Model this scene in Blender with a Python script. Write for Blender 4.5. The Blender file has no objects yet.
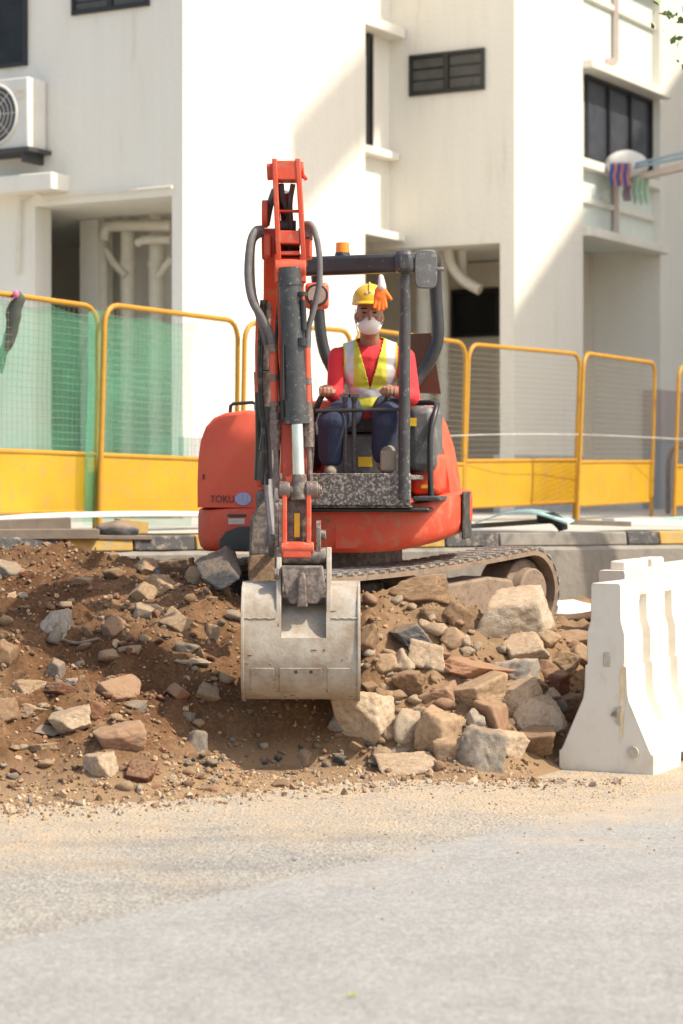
import bpy, bmesh, math, random
from mathutils import Vector, Matrix, noise, Quaternion
import numpy as np
R=math.radians; PI=math.pi
sc=bpy.context.scene; COL=sc.collection
random.seed(7); np.random.seed(7)
F=2200.0; CZ=1.55; HY=480.0; CX=341.5
def P(px,py,D): return Vector(((px-CX)*D/F, D, CZ+(HY-py)*D/F))

# ------------------------------------------------------------------ materials
def new_mat(name):
    m=bpy.data.materials.new(name); m.use_nodes=True; nt=m.node_tree
    b=nt.nodes['Principled BSDF']; return m,nt,b
def mat(name,c,rough=.6,metal=0,c2=None,scale=6,amt=.5,dirt=None,dscale=18,dth=.58,dsoft=.06,bump=0,bscale=60,coat=0,spec=None,detail=6,speck=None,coord='Object'):
    m,nt,b=new_mat(name); N=nt.nodes; L=nt.links
    tc=N.new('ShaderNodeTexCoord')
    def nz(s,d=detail,r=.6):
        n=N.new('ShaderNodeTexNoise'); n.inputs['Scale'].default_value=s; n.inputs['Detail'].default_value=d; n.inputs['Roughness'].default_value=r
        L.new(tc.outputs[coord],n.inputs['Vector']); return n
    def ramp(src,lo,hi):
        r=N.new('ShaderNodeMapRange'); r.inputs[1].default_value=lo; r.inputs[2].default_value=hi; L.new(src,r.inputs[0]); return r.outputs[0]
    def mix(f,a,bb):
        x=N.new('ShaderNodeMix'); x.data_type='RGBA'
        L.new(f,x.inputs[0])
        for i,v in ((6,a),(7,bb)):
            if isinstance(v,tuple): x.inputs[i].default_value=(*v,1)
            else: L.new(v,x.inputs[i])
        return x.outputs[2]
    col=c
    if c2 is None: c2=tuple(k*.75 for k in c)
    n1=nz(scale); col=mix(ramp(n1.outputs[0],.5-amt*.5,.5+amt*.5),c,c2)
    rv=None
    if dirt:
        n2=nz(dscale,8,.7); f=ramp(n2.outputs[0],dth-dsoft,dth+dsoft); col=mix(f,col,dirt)
        rr=N.new('ShaderNodeMapRange'); rr.inputs[3].default_value=rough; rr.inputs[4].default_value=.9; L.new(f,rr.inputs[0]); L.new(rr.outputs[0],b.inputs['Roughness'])
    else: b.inputs['Roughness'].default_value=rough
    if speck:
        n3=nz(speck[1],3,.7); col=mix(ramp(n3.outputs[0],speck[2],speck[2]+.04),col,speck[0])
    if isinstance(col,tuple): b.inputs['Base Color'].default_value=(*col,1)
    else: L.new(col,b.inputs['Base Color'])
    b.inputs['Metallic'].default_value=metal
    if coat: b.inputs['Coat Weight'].default_value=coat; b.inputs['Coat Roughness'].default_value=.25
    if spec is not None: b.inputs['Specular IOR Level'].default_value=spec
    if bump:
        n4=nz(bscale,8,.65); bp=N.new('ShaderNodeBump'); bp.inputs['Strength'].default_value=1; bp.inputs['Distance'].default_value=bump
        L.new(n4.outputs[0],bp.inputs['Height']); L.new(bp.outputs[0],b.inputs['Normal'])
    return m
DUST=(.42,.33,.25)
M={}
M['red']=mat('orange_paint',(.70,.088,.038),.42,c2=(.62,.075,.035),scale=3,dirt=(.66,.125,.065),dscale=5,dth=.55,dsoft=.14,speck=((.55,.36,.28),75,.70),coat=.1)
M['redd']=mat('dusty_orange_paint',(.70,.078,.032),.48,c2=(.58,.068,.035),scale=6,dirt=(.50,.16,.095),dscale=16,dth=.58,dsoft=.08,speck=((.50,.36,.28),85,.69),bump=.0015)
M['black']=mat('black_paint',(.018,.02,.022),.4,c2=(.035,.036,.04),dirt=(.22,.20,.18),dscale=40,dth=.68,dsoft=.06,bump=.0006)
M['spat']=mat('spattered_black_metal',(.032,.034,.038),.45,c2=(.07,.07,.072),scale=12,dirt=(.25,.235,.215),dscale=48,dth=.63,dsoft=.05,bump=.001)
M['spat2']=mat('heavily_spattered_metal',(.05,.05,.052),.55,c2=(.10,.095,.09),scale=9,dirt=(.36,.33,.30),dscale=60,dth=.54,dsoft=.05,bump=.002)
M['rubber']=mat('black_rubber',(.022,.022,.023),.65,c2=(.05,.048,.045),scale=14,dirt=(.2,.17,.14),dscale=20,dth=.62,dsoft=.1)
M['hose']=mat('grey_hose',(.10,.095,.095),.6,c2=(.18,.16,.16),scale=25,bump=.001,bscale=150)
M['iron']=mat('dirty_iron',(.15,.12,.105),.6,.3,c2=(.09,.07,.065),scale=25,dirt=(.33,.27,.23),dscale=30,dth=.55,dsoft=.1,bump=.002)
M['fit']=mat('brass_fittings',(.24,.18,.15),.5,.5,c2=(.13,.095,.09),scale=40,dirt=(.36,.3,.26),dscale=50,dth=.6)
M['chrome']=mat('chrome',(.78,.78,.8),.12,1,c2=(.6,.6,.62),scale=12)
M['bucket']=mat('worn_bucket_steel',(.37,.335,.285),.6,.0,c2=(.43,.40,.355),scale=5,dirt=(.27,.205,.15),dscale=7,dth=.51,dsoft=.14,bump=.003,bscale=30,speck=((.20,.13,.10),60,.70))
M['track']=mat('muddy_track',(.30,.215,.155),.85,c2=(.22,.155,.11),scale=12,dirt=(.12,.10,.085),dscale=16,dth=.6,dsoft=.08,bump=.006,bscale=35)
M['pad']=mat('track_pad_rubber',(.12,.11,.105),.75,c2=(.2,.18,.16),scale=20,dirt=(.38,.33,.28),dscale=28,dth=.55,dsoft=.08,bump=.004)
M['yellow']=mat('yellow_board',(.50,.29,.014),.6,c2=(.44,.245,.014),scale=3,dirt=(.38,.22,.06),dscale=7,dth=.62,dsoft=.12)
M['ypaint']=mat('yellow_tube_paint',(.50,.255,.02),.5,c2=(.42,.20,.02),scale=12,dirt=(.35,.2,.08),dscale=30,dth=.66)
M['wire']=mat('mesh_wire',(.25,.22,.17),.6,.1,c2=(.32,.26,.18),scale=10)
M['white']=mat('painted_wall',(.80,.79,.755),.85,c2=(.765,.75,.70),scale=1.3,bump=.006,bscale=18)
def streaky(name,c,c2,c3):
    m,nt,b=new_mat(name); N=nt.nodes; L=nt.links
    tc=N.new('ShaderNodeTexCoord'); mp=N.new('ShaderNodeMapping'); mp.inputs['Scale'].default_value=(2.2,2.2,.25); L.new(tc.outputs['Object'],mp.inputs[0])
    n=N.new('ShaderNodeTexNoise'); n.inputs['Scale'].default_value=2.2; n.inputs['Detail'].default_value=8; n.inputs['Roughness'].default_value=.65; L.new(mp.outputs[0],n.inputs[0])
    r=N.new('ShaderNodeValToRGB'); e=r.color_ramp.elements; e[0].position=.33; e[0].color=(*c,1); e[1].position=.75; e[1].color=(*c3,1)
    x=e.new(.58); x.color=(*c2,1); L.new(n.outputs[0],r.inputs[0]); L.new(r.outputs[0],b.inputs['Base Color'])
    b.inputs['Roughness'].default_value=.88
    n2=N.new('ShaderNodeTexNoise'); n2.inputs['Scale'].default_value=14; n2.inputs['Detail'].default_value=7; L.new(tc.outputs['Object'],n2.inputs[0])
    bp=N.new('ShaderNodeBump'); bp.inputs['Distance'].default_value=.008; L.new(n2.outputs[0],bp.inputs['Height']); L.new(bp.outputs[0],b.inputs['Normal'])
    return m
M['wall']=streaky('cream_painted_render',(.80,.765,.685),(.775,.735,.65),(.66,.61,.515))
M['wallg']=streaky('pale_green_render',(.72,.77,.70),(.70,.75,.68),(.6,.63,.56))
M['wallt']=streaky('tan_render',(.70,.62,.51),(.66,.58,.48),(.56,.49,.40))
M['wallp']=streaky('pinkish_dado',(.55,.46,.42),(.5,.42,.39),(.42,.35,.32))
M['dado']=streaky('grey_dado',(.45,.45,.46),(.40,.40,.41),(.33,.32,.32))
M['pipe']=mat('cream_pipe',(.72,.68,.58),.6,c2=(.62,.57,.47),scale=8)
M['frame']=mat('window_frame_black',(.02,.018,.018),.4)
M['glass']=mat('dark_window_glass',(.012,.012,.013),.15,c2=(.03,.03,.03),scale=3,spec=.25)
M['glassb']=mat('bluish_window_glass',(.075,.078,.095),.2,c2=(.04,.042,.055),scale=5,spec=.25)
M['louvre']=mat('louvre_glass',(.055,.055,.052),.35,c2=(.10,.095,.09),scale=8,spec=.3)
M['acw']=mat('air_conditioner_paint',(.72,.70,.66),.5,c2=(.64,.61,.55),scale=7)
M['grille']=mat('dark_grille',(.06,.06,.06),.6)
M['plastic']=mat('barrier_plastic',(.70,.665,.595),.45,c2=(.65,.60,.51),scale=3.5,dirt=(.60,.50,.36),dscale=7,dth=.66,dsoft=.14,spec=.4,bump=.0012,bscale=25,speck=((.45,.38,.30),55,.76))
M['ruststain']=mat('rust_stain_plastic',(.68,.50,.26),.5,c2=(.74,.66,.52),scale=16,amt=.3)
M['mark']=mat('grey_mark',(.36,.33,.28),.6,c2=(.52,.46,.37),scale=40,amt=.3)
M['concrete']=streaky('kerb_wall_concrete',(.29,.265,.23),(.23,.21,.18),(.13,.115,.095))
M['wood']=mat('weathered_wood',(.25,.20,.155),.85,c2=(.17,.135,.105),scale=9,bump=.003)
M['teal']=mat('teal_sheet',(.36,.62,.56),.6,c2=(.5,.68,.6),scale=5)
M['strip_board_w']=mat('sunlit_strip_board',(.78,.78,.76),.6,c2=(.68,.67,.64),scale=5,bump=.004,bscale=12)  # white of the painted sunlit pavement strip and of the pale board
M['shirt']=mat('red_shirt',(.70,.035,.045),.85,c2=(.6,.03,.04),scale=9,bump=.003,bscale=40)
M['vest']=mat('yellow_vest',(.60,.62,.06),.7,c2=(.54,.52,.05),scale=10,bump=.003,bscale=30)
M['silver']=mat('silver_tape',(.62,.63,.62),.35,.25,c2=(.52,.53,.53),scale=14)
M['navy']=mat('navy_trousers',(.018,.026,.062),.9,c2=(.03,.04,.08),scale=9,bump=.004,bscale=35)
M['skin']=mat('brown_skin',(.33,.17,.11),.5,c2=(.28,.14,.09),scale=14)
M['mask']=mat('white_mask',(.80,.78,.76),.85,bump=.001)
M['helmet']=mat('yellow_helmet',(.78,.47,.03),.35,c2=(.7,.42,.03),coat=.3)
M['glove']=mat('orange_glove',(.90,.20,.02),.6,c2=(.8,.15,.02),bump=.002)
M['gwhite']=mat('white_cuff',(.78,.76,.72),.8)
M['boot']=mat('shoe_sole',(.27,.23,.18),.85,c2=(.19,.16,.13),scale=20,bump=.003)
M['hair']=mat('black_hair',(.012,.01,.01),.6)
M['eye']=mat('eye_dark',(.02,.015,.012),.3)
M['lampo']=mat('amber_lens',(.95,.28,.02),.25,c2=(.9,.22,.02))
M['lens']=mat('lamp_lens',(.40,.33,.27),.15,c2=(.28,.2,.16),scale=30)
M['stick']=mat('yellow_sticker',(.85,.55,.03),.5,c2=(.75,.45,.03),scale=30)
M['label']=mat('white_sticker',(.62,.58,.54),.5,c2=(.50,.40,.36),scale=40)
M['blue']=mat('blue_logo',(.20,.30,.62),.5,c2=(.35,.42,.65),scale=30)
M['letter']=mat('dark_red_lettering',(.16,.03,.03),.5)
M['cons']=mat('console_grey',(.07,.075,.08),.5,c2=(.15,.15,.15),scale=12,dirt=(.3,.27,.25),dscale=20,dth=.62)
M['board']=mat('brown_board',(.15,.085,.055),.7,c2=(.10,.055,.035),scale=6)
M['kblack']=mat('kerb_black',(.045,.045,.05),.8,c2=(.10,.095,.09),scale=12,dirt=(.36,.30,.23),dscale=22,dth=.6,dsoft=.08)
M['kyellow']=mat('kerb_yellow',(.42,.25,.04),.8,c2=(.52,.34,.1),scale=12,dirt=(.36,.29,.2),dscale=18,dth=.57,dsoft=.08)
M['leaf']=mat('leaf',(.055,.12,.02),.5,c2=(.10,.17,.03),scale=8)
M['bark']=mat('bark',(.12,.085,.06),.9,c2=(.2,.16,.12),scale=12,bump=.01,bscale=20)
M['cloth_g']=mat('dark_rag',(.05,.07,.055),.9,c2=(.09,.09,.08),scale=12)
M['pink']=mat('pink_cloth',(.7,.2,.35),.8)
M['cb']=mat('blue_cloth',(.10,.16,.45),.8); M['cr']=mat('dusty_red_cloth',(.52,.20,.17),.8); M['cp']=mat('mauve_cloth',(.42,.30,.36),.8)
M['cg']=mat('mint_cloth',(.50,.66,.50),.8); M['polem']=mat('pinkish_metal',(.60,.50,.45),.6,c2=(.52,.42,.38),scale=9); M['poleb']=mat('blue_grey_pole',(.30,.42,.52),.5)
M['bag']=mat('white_bag',(.80,.80,.80),.5,bump=.01,bscale=10)
# netting
def net_mat():
    m,nt,b=new_mat('green_netting'); N=nt.nodes; L=nt.links
    b.inputs['Base Color'].default_value=(.16,.62,.38,1); b.inputs['Roughness'].default_value=.7
    tr=N.new('ShaderNodeBsdfTransparent'); tl=N.new('ShaderNodeBsdfTranslucent'); tl.inputs[0].default_value=(.18,.75,.45,1)
    m1=N.new('ShaderNodeMixShader'); m1.inputs[0].default_value=.5; L.new(b.outputs[0],m1.inputs[1]); L.new(tl.outputs[0],m1.inputs[2])
    m2=N.new('ShaderNodeMixShader'); tc=N.new('ShaderNodeTexCoord'); n=N.new('ShaderNodeTexNoise'); n.inputs['Scale'].default_value=1.6; n.inputs['Detail'].default_value=5; L.new(tc.outputs['Object'],n.inputs[0])
    r=N.new('ShaderNodeMapRange'); r.inputs[1].default_value=.35; r.inputs[2].default_value=.7; r.inputs[3].default_value=.26; r.inputs[4].default_value=.48; L.new(n.outputs[0],r.inputs[0]); L.new(r.outputs[0],m2.inputs[0])
    L.new(tr.outputs[0],m2.inputs[1]); L.new(m1.outputs[0],m2.inputs[2]); L.new(m2.outputs[0],N['Material Output'].inputs[0]); return m
M['net']=net_mat()
# stones
def stone(name,c,c2,c3):
    m,nt,b=new_mat(name); N=nt.nodes; L=nt.links; tc=N.new('ShaderNodeTexCoord')
    oi=N.new('ShaderNodeObjectInfo'); ad=N.new('ShaderNodeVectorMath'); ad.operation='ADD'; L.new(tc.outputs['Object'],ad.inputs[0]); L.new(oi.outputs['Location'],ad.inputs[1])
    n=N.new('ShaderNodeTexNoise'); n.inputs['Scale'].default_value=9; n.inputs['Detail'].default_value=9; n.inputs['Roughness'].default_value=.68; L.new(ad.outputs[0],n.inputs[0])
    r=N.new('ShaderNodeValToRGB'); e=r.color_ramp.elements; e[0].position=.36; e[0].color=(*c,1); e[1].position=.66; e[1].color=(*c3,1); x=e.new(.52); x.color=(*c2,1); L.new(n.outputs[0],r.inputs[0])
    v=N.new('ShaderNodeTexNoise'); v.inputs['Scale'].default_value=110; v.inputs['Detail'].default_value=3; L.new(ad.outputs[0],v.inputs[0])
    mr=N.new('ShaderNodeMapRange'); mr.inputs[1].default_value=.35; mr.inputs[2].default_value=.65; mr.inputs[3].default_value=.78; mr.inputs[4].default_value=1.15; L.new(v.outputs[0],mr.inputs[0])
    mx=N.new('ShaderNodeMix'); mx.data_type='RGBA'; mx.blend_type='MULTIPLY'; mx.inputs[0].default_value=1; L.new(r.outputs[0],mx.inputs[6]); L.new(mr.outputs[0],mx.inputs[7])
    ge=N.new('ShaderNodeNewGeometry'); sx=N.new('ShaderNodeSeparateXYZ'); L.new(ge.outputs['Normal'],sx.inputs[0])
    nd=N.new('ShaderNodeTexNoise'); nd.inputs['Scale'].default_value=16; nd.inputs['Detail'].default_value=8; nd.inputs['Roughness'].default_value=.7; L.new(ad.outputs[0],nd.inputs[0])
    ad2=N.new('ShaderNodeMath'); ad2.operation='MULTIPLY_ADD'; L.new(nd.outputs[0],ad2.inputs[0]); ad2.inputs[1].default_value=2.6; L.new(sx.outputs[2],ad2.inputs[2])
    dm=N.new('ShaderNodeMapRange'); dm.inputs[1].default_value=1.45; dm.inputs[2].default_value=2.25; dm.inputs[3].default_value=0; dm.inputs[4].default_value=.6; L.new(ad2.outputs[0],dm.inputs[0])
    mx3=N.new('ShaderNodeMix'); mx3.data_type='RGBA'; L.new(dm.outputs[0],mx3.inputs[0]); L.new(mx.outputs[2],mx3.inputs[6]); mx3.inputs[7].default_value=(.37,.245,.15,1)
    L.new(mx3.outputs[2],b.inputs['Base Color']); b.inputs['Roughness'].default_value=.9; b.inputs['Specular IOR Level'].default_value=.25
    n2=N.new('ShaderNodeTexNoise'); n2.inputs['Scale'].default_value=38; n2.inputs['Detail'].default_value=9; n2.inputs['Roughness'].default_value=.7; L.new(ad.outputs[0],n2.inputs[0])
    bp=N.new('ShaderNodeBump'); bp.inputs['Distance'].default_value=.010; L.new(n2.outputs[0],bp.inputs['Height']); L.new(bp.outputs[0],b.inputs['Normal']); return m
ST={'beige':stone('beige_stone',(.62,.50,.38),(.54,.41,.29),(.40,.28,.18)),
 'pale':stone('pale_stone',(.58,.50,.40),(.50,.41,.31),(.38,.28,.19)),
 'grey':stone('grey_stone',(.33,.305,.27),(.27,.235,.195),(.24,.16,.10)),
 'brown':stone('brown_stone',(.30,.20,.125),(.23,.14,.08),(.17,.10,.06)),
 'tan':stone('tan_stone',(.54,.39,.26),(.46,.315,.20),(.32,.205,.125)),
 'red':stone('brick_red_stone',(.40,.165,.09),(.34,.17,.10),(.32,.21,.13)),
 'pink':stone('pinkish_stone',(.40,.27,.19),(.37,.22,.14),(.38,.175,.10)),
 'dark':stone('dark_asphalt_stone',(.075,.08,.09),(.11,.115,.125),(.20,.17,.14)),
 'dred':stone('dark_red_stone',(.20,.075,.045),(.16,.065,.04),(.26,.15,.09)),
 'white':stone('whitish_stone',(.56,.52,.46),(.45,.40,.34),(.33,.25,.175))}

# ------------------------------------------------------------------ mesh building
class MB:
    def __init__(s): s.v=[]; s.f=[]; s.mi=[]
    def add(s,vs,fs,mi=0):
        o=len(s.v); s.v+= [Vector(a) for a in vs]; s.f+=[[i+o for i in f] for f in fs]; s.mi+=[mi]*len(fs); return s
    def hexa(s,p,mi=0):   # 8 pts: bottom 4 ccw, top 4
        return s.add(p,[(3,2,1,0),(4,5,6,7),(0,1,5,4),(1,2,6,5),(2,3,7,6),(3,0,4,7)],mi)
    def box(s,c,size,rot=None,mi=0):
        x,y,z=[k/2 for k in size]; q=[Vector(a) for a in ((-x,-y,-z),(x,-y,-z),(x,y,-z),(-x,y,-z),(-x,-y,z),(x,-y,z),(x,y,z),(-x,y,z))]
        if rot is not None: q=[rot@a for a in q]
        return s.hexa([Vector(c)+a for a in q],mi)
    def prism(s,poly,axis_a,axis_b,ext,origin=(0,0,0),mi=0):
        """poly 2D in axes a,b ; extruded by vector ext"""
        A=Vector(axis_a);B=Vector(axis_b);E=Vector(ext);O=Vector(origin); n=len(poly)
        b=[O+A*p[0]+B*p[1] for p in poly]; t=[k+E for k in b]
        return s.add(b+t,[list(range(n))[::-1],list(range(n,2*n))]+[(i,(i+1)%n,n+(i+1)%n,n+i) for i in range(n)],mi)
    def ring(s,c,ax,r,n,ref=None):
        ax=Vector(ax).normalized(); u=ax.orthogonal().normalized() if ref is None else (Vector(ref)-ax*Vector(ref).dot(ax)).normalized(); w=ax.cross(u)
        return [Vector(c)+(u*math.cos(2*PI*i/n)+w*math.sin(2*PI*i/n))*r for i in range(n)]
    def cyl(s,p,q,r,r2=None,n=16,mi=0):
        p=Vector(p);q=Vector(q); r2=r if r2 is None else r2
        ref=(q-p).orthogonal(); a=s.ring(p,q-p,r,n,ref); b=s.ring(q,q-p,r2,n,ref)
        return s.add(a+b,[list(range(n))[::-1],list(range(n,2*n))]+[(i,(i+1)%n,n+(i+1)%n,n+i) for i in range(n)],mi)
    def tube(s,pts,r,n=8,smooth=0,mi=0,closed=False):
        pts=[Vector(p) for p in pts]
        rs=r if isinstance(r,(list,tuple)) else [r]*len(pts)
        if smooth:
            out=[];ro=[];m=len(pts)
            for i in range(m if closed else m-1):
                if closed: p0,p1,p2,p3=pts[i-1],pts[i],pts[(i+1)%m],pts[(i+2)%m]
                else: p0,p1,p2,p3=pts[max(i-1,0)],pts[i],pts[i+1],pts[min(i+2,m-1)]
                for k in range(smooth):
                    t=k/smooth; out.append(.5*((2*p1)+(p2-p0)*t+(2*p0-5*p1+4*p2-p3)*t*t+(3*p1-p0-3*p2+p3)*t**3)); ro.append(rs[i]*(1-t)+rs[(i+1)%m]*t)
            if not closed: out.append(pts[-1]); ro.append(rs[-1])
            pts,rs=out,ro
        m=len(pts); vs=[]; ref=None
        for i,p in enumerate(pts):
            if closed: t=pts[(i+1)%m]-pts[i-1]
            else: t=pts[min(i+1,m-1)]-pts[max(i-1,0)]
            if t.length<1e-9: t=Vector((0,0,1))
            t.normalize()
            if ref is None: ref=t.orthogonal().normalized()
            ref=(ref-t*ref.dot(t)); ref=ref.normalized() if ref.length>1e-6 else t.orthogonal().normalized()
            vs+=s.ring(p,t,rs[i],n,ref)
        fs=[]
        for i in range(m if closed else m-1):
            j=(i+1)%m
            for k in range(n): fs.append((i*n+k,i*n+(k+1)%n,j*n+(k+1)%n,j*n+k))
        if not closed: fs+= [list(range(n))[::-1],[(m-1)*n+k for k in range(n)]]
        return s.add(vs,fs,mi)
    def loft(s,secs,mi=0,cap=True,closed=True):
        n=len(secs[0]); vs=[p for q in secs for p in q]; fs=[]
        for i in range(len(secs)-1):
            for k in range(n if closed else n-1): fs.append((i*n+k,i*n+(k+1)%n,(i+1)*n+(k+1)%n,(i+1)*n+k))
        if cap: fs+=[list(range(n))[::-1],[(len(secs)-1)*n+k for k in range(n)]]
        return s.add(vs,fs,mi)
    def ell(s,c,r,rot=None,n=16,m=10,mi=0):
        c=Vector(c); r=Vector(r) if not isinstance(r,(int,float)) else Vector((r,r,r)); vs=[]; 
        for i in range(1,m):
            th=PI*i/m
            for k in range(n):
                a=2*PI*k/n; q=Vector((r.x*math.sin(th)*math.cos(a),r.y*math.sin(th)*math.sin(a),r.z*math.cos(th))); vs.append(c+(rot@q if rot is not None else q))
        t=Vector((0,0,r.z)); t=rot@t if rot is not None else t; vs+=[c+t,c-t]; a=(m-1)*n; fs=[]
        for i in range(m-2):
            for k in range(n): fs.append((i*n+k,(i+1)*n+k,(i+1)*n+(k+1)%n,i*n+(k+1)%n))
        for k in range(n): fs.append((a,k,(k+1)%n)); fs.append((a+1,(m-2)*n+(k+1)%n,(m-2)*n+k))
        return s.add(vs,fs,mi)
    def cap(s,p,q,r,r2,n=14):   # capsule
        p=Vector(p);q=Vector(q); s.cyl(p,q,r,r2,n); s.ell(p,r,n=n,m=8); s.ell(q,r2,n=n,m=8); return s
    def build(s,name,mats,parent=None,sharp=38,bevel=0,smooth=True,origin=None):
        me=bpy.data.meshes.new(name); org=Vector((0,0,0))
        if parent is not None:
            t=parent
            while t.parent: t=t.parent
            org=t.location
        elif origin is not None: org=Vector(origin)
        me.from_pydata([tuple(v-org) for v in s.v],[],s.f)
        if not isinstance(mats,(list,tuple)): mats=[mats]
        for m_ in mats: me.materials.append(m_)
        me.polygons.foreach_set('material_index',s.mi)
        bm=bmesh.new(); bm.from_mesh(me); bmesh.ops.recalc_face_normals(bm,faces=bm.faces)
        for f in bm.faces: f.smooth=smooth
        th=R(sharp)
        for e in bm.edges:
            if len(e.link_faces)==2: e.smooth=e.calc_face_angle(0)<th
        bm.to_mesh(me); bm.free()
        o=bpy.data.objects.new(name,me); COL.objects.link(o)
        if parent is not None: o.parent=parent
        else: o.location=org
        if bevel:
            b=o.modifiers.new('bevel','BEVEL'); b.width=bevel; b.segments=2; b.limit_method='ANGLE'; b.angle_limit=R(40); b.harden_normals=False
        return o
def tag(o,label,cat,group=None,kind=None):
    if label: o['label']=label
    if cat: o['category']=cat
    if group: o['group']=group
    if kind: o['kind']=kind
    return o
def thing(name,loc,label,cat,group=None):
    o=bpy.data.objects.new(name,None); COL.objects.link(o); o.location=loc; o.empty_display_size=.2
    return tag(o,label,cat,group)
def remeshed(mb,name,mats,parent,voxel=.008,smooth_it=2,filt=None,colour=None,solid=0):
    me=bpy.data.meshes.new('t'); me.from_pydata([tuple(v) for v in mb.v],[],mb.f)
    o=bpy.data.objects.new('t',me); COL.objects.link(o)
    bm=bmesh.new(); bm.from_mesh(me); bmesh.ops.recalc_face_normals(bm,faces=bm.faces); bm.to_mesh(me); bm.free()
    r=o.modifiers.new('r','REMESH'); r.mode='VOXEL'; r.voxel_size=voxel; r.use_smooth_shade=True
    if smooth_it: s=o.modifiers.new('s','SMOOTH'); s.iterations=smooth_it; s.factor=.6
    dg=bpy.context.evaluated_depsgraph_get(); m2=bpy.data.meshes.new_from_object(o.evaluated_get(dg))
    bpy.data.objects.remove(o)
    m2.materials.clear()
    for m_ in (mats if isinstance(mats,(list,tuple)) else [mats]): m2.materials.append(m_)
    bm=bmesh.new(); bm.from_mesh(m2)
    if filt: bmesh.ops.delete(bm,geom=[f for f in bm.faces if not filt(f.calc_center_median(),f.normal)],context='FACES')
    if filt:
        for _ in range(4): bmesh.ops.smooth_vert(bm,verts=[v for v in bm.verts if v.is_boundary],factor=.5,use_axis_x=True,use_axis_y=True,use_axis_z=True)
    if colour:
        for f in bm.faces: f.material_index=colour(f.calc_center_median())
    else:
        for f in bm.faces: f.material_index=0
    if solid: bmesh.ops.solidify(bm,geom=bm.faces[:],thickness=solid)
    t=parent
    while t.parent: t=t.parent
    for v in bm.verts: v.co-=t.location
    for f in bm.faces: f.smooth=True
    bm.to_mesh(m2); bm.free(); 
    ob=bpy.data.objects.new(name,m2); COL.objects.link(ob); ob.parent=parent; return ob

# ------------------------------------------------------------------ camera, light
cam=bpy.data.cameras.new('camera'); co=bpy.data.objects.new('camera',cam); COL.objects.link(co); sc.camera=co
co.location=(0,0,CZ); co.rotation_euler=(R(90),0,0)
cam.sensor_fit='VERTICAL'; cam.sensor_height=36; cam.lens=36*F/1024; cam.shift_y=-32/1024; cam.clip_end=2000; cam.clip_start=.1
cam.dof.use_dof=True; cam.dof.focus_distance=11.9; cam.dof.aperture_fstop=2.5
sd=Vector((1,-.40,0)).normalized()
EL=R(52)
S=Vector((sd.x*math.cos(EL),sd.y*math.cos(EL),math.sin(EL)))
sun=bpy.data.lights.new('sun','SUN'); so=bpy.data.objects.new('sun',sun); COL.objects.link(so)
sun.energy=3.1; sun.angle=R(.6); sun.color=(1,.955,.87); so.rotation_euler=S.to_track_quat('Z','Y').to_euler(); so.location=(10,0,20)
w=bpy.data.worlds.new('World'); sc.world=w; w.use_nodes=True; nt=w.node_tree
sky=nt.nodes.new('ShaderNodeTexSky'); sky.sky_type='NISHITA'; sky.sun_disc=False; sky.sun_elevation=EL; sky.sun_rotation=math.atan2(S.x,S.y); sky.dust_density=2.5; sky.air_density=1.0
nt.links.new(sky.outputs[0],nt.nodes['Background'].inputs[0]); nt.nodes['Background'].inputs[1].default_value=.15
sc.view_settings.view_transform='Standard'; sc.view_settings.look='None'; sc.view_settings.exposure=.84; sc.view_settings.gamma=1
sc.view_settings.use_white_balance=True; sc.view_settings.white_balance_temperature=7250; sc.view_settings.white_balance_tint=8
try:
    sc.cycles.max_bounces=8; sc.cycles.transparent_max_bounces=16
except Exception: pass

# ------------------------------------------------------------------ terrain
Xk=[-9,-2.2,-1.75,-1.2,-.85,-.5,-.1,.15,.5,.8,1.0,1.3,1.8,9]
Tk=[10.6,10.4,10.45,10.5,10.65,10.9,11.2,11.3,11.35,11.35,11.35,11.4,11.5,11.5]
Ck=[13.6,13.8,13.8,13.5,13.2,12.9,12.7,12.6,12.75,12.75,12.7,12.7,13,13]
Zk=[1.0,1.08,1.12,1.03,.99,.74,.72,.88,.92,.78,.66,.56,.5,.5]
Pk=[.85,.85,.85,.8,.72,.62,.6,.6,.6,.6,.62,.62,.6,.6]
def sst(a,b,x):
    t=max(0,min(1,(x-a)/(b-a))); return t*t*(3-2*t)
def hbase(X,D):
    toe=np.interp(X,Xk,Tk); cr=np.interp(X,Xk,Ck); zc=np.interp(X,Xk,Zk); pl=np.interp(X,Xk,Pk)
    toe+=.16*noise.noise(Vector((X*2.3,4,0)))+.07*noise.noise(Vector((X*7,9,0)))
    if D<toe: return -.03*min(1,(toe-D)/.15)
    if D<cr:
        t=(D-toe)/(cr-toe); h=zc*(.5*t+.5*t*t*(3-2*t))
    else: h=zc+(pl-zc)*sst(0,.7,D-cr)
    h-= .34*math.exp(-(((X+.1)/.46)**2+((D-11.62)/.26)**2))       # hole in front of the bucket
    h-= .10*math.exp(-(((X+.7)/.35)**2+((D-11.7)/.35)**2))
    h+= .10*math.exp(-(((X+1.9)/.3)**2+((D-12.2)/.5)**2))
    h=max(h,.02*sst(0,.3,D-toe))
    line=1.05+.5*(D-11.4)-X                                          # clear of the barriers
    return h*sst(0,.5,line)-.03*(1-sst(0,.08,line))
def terr(X,D):
    h=hbase(X,D)
    if h>0:
        a=min(1,h/.18)
        v=Vector((X,D,0)); h+=a*(.06*noise.fractal(v*2.2,1.0,2,5)+.05*abs(noise.noise(v*7))+.026*noise.noise(v*17+Vector((3,1,0)))+.012*noise.noise(v*43))
        # clods
        c=noise.noise(v*11+Vector((9,2,4))); h+=a*.04*max(0,c-.18)
    return h
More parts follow.
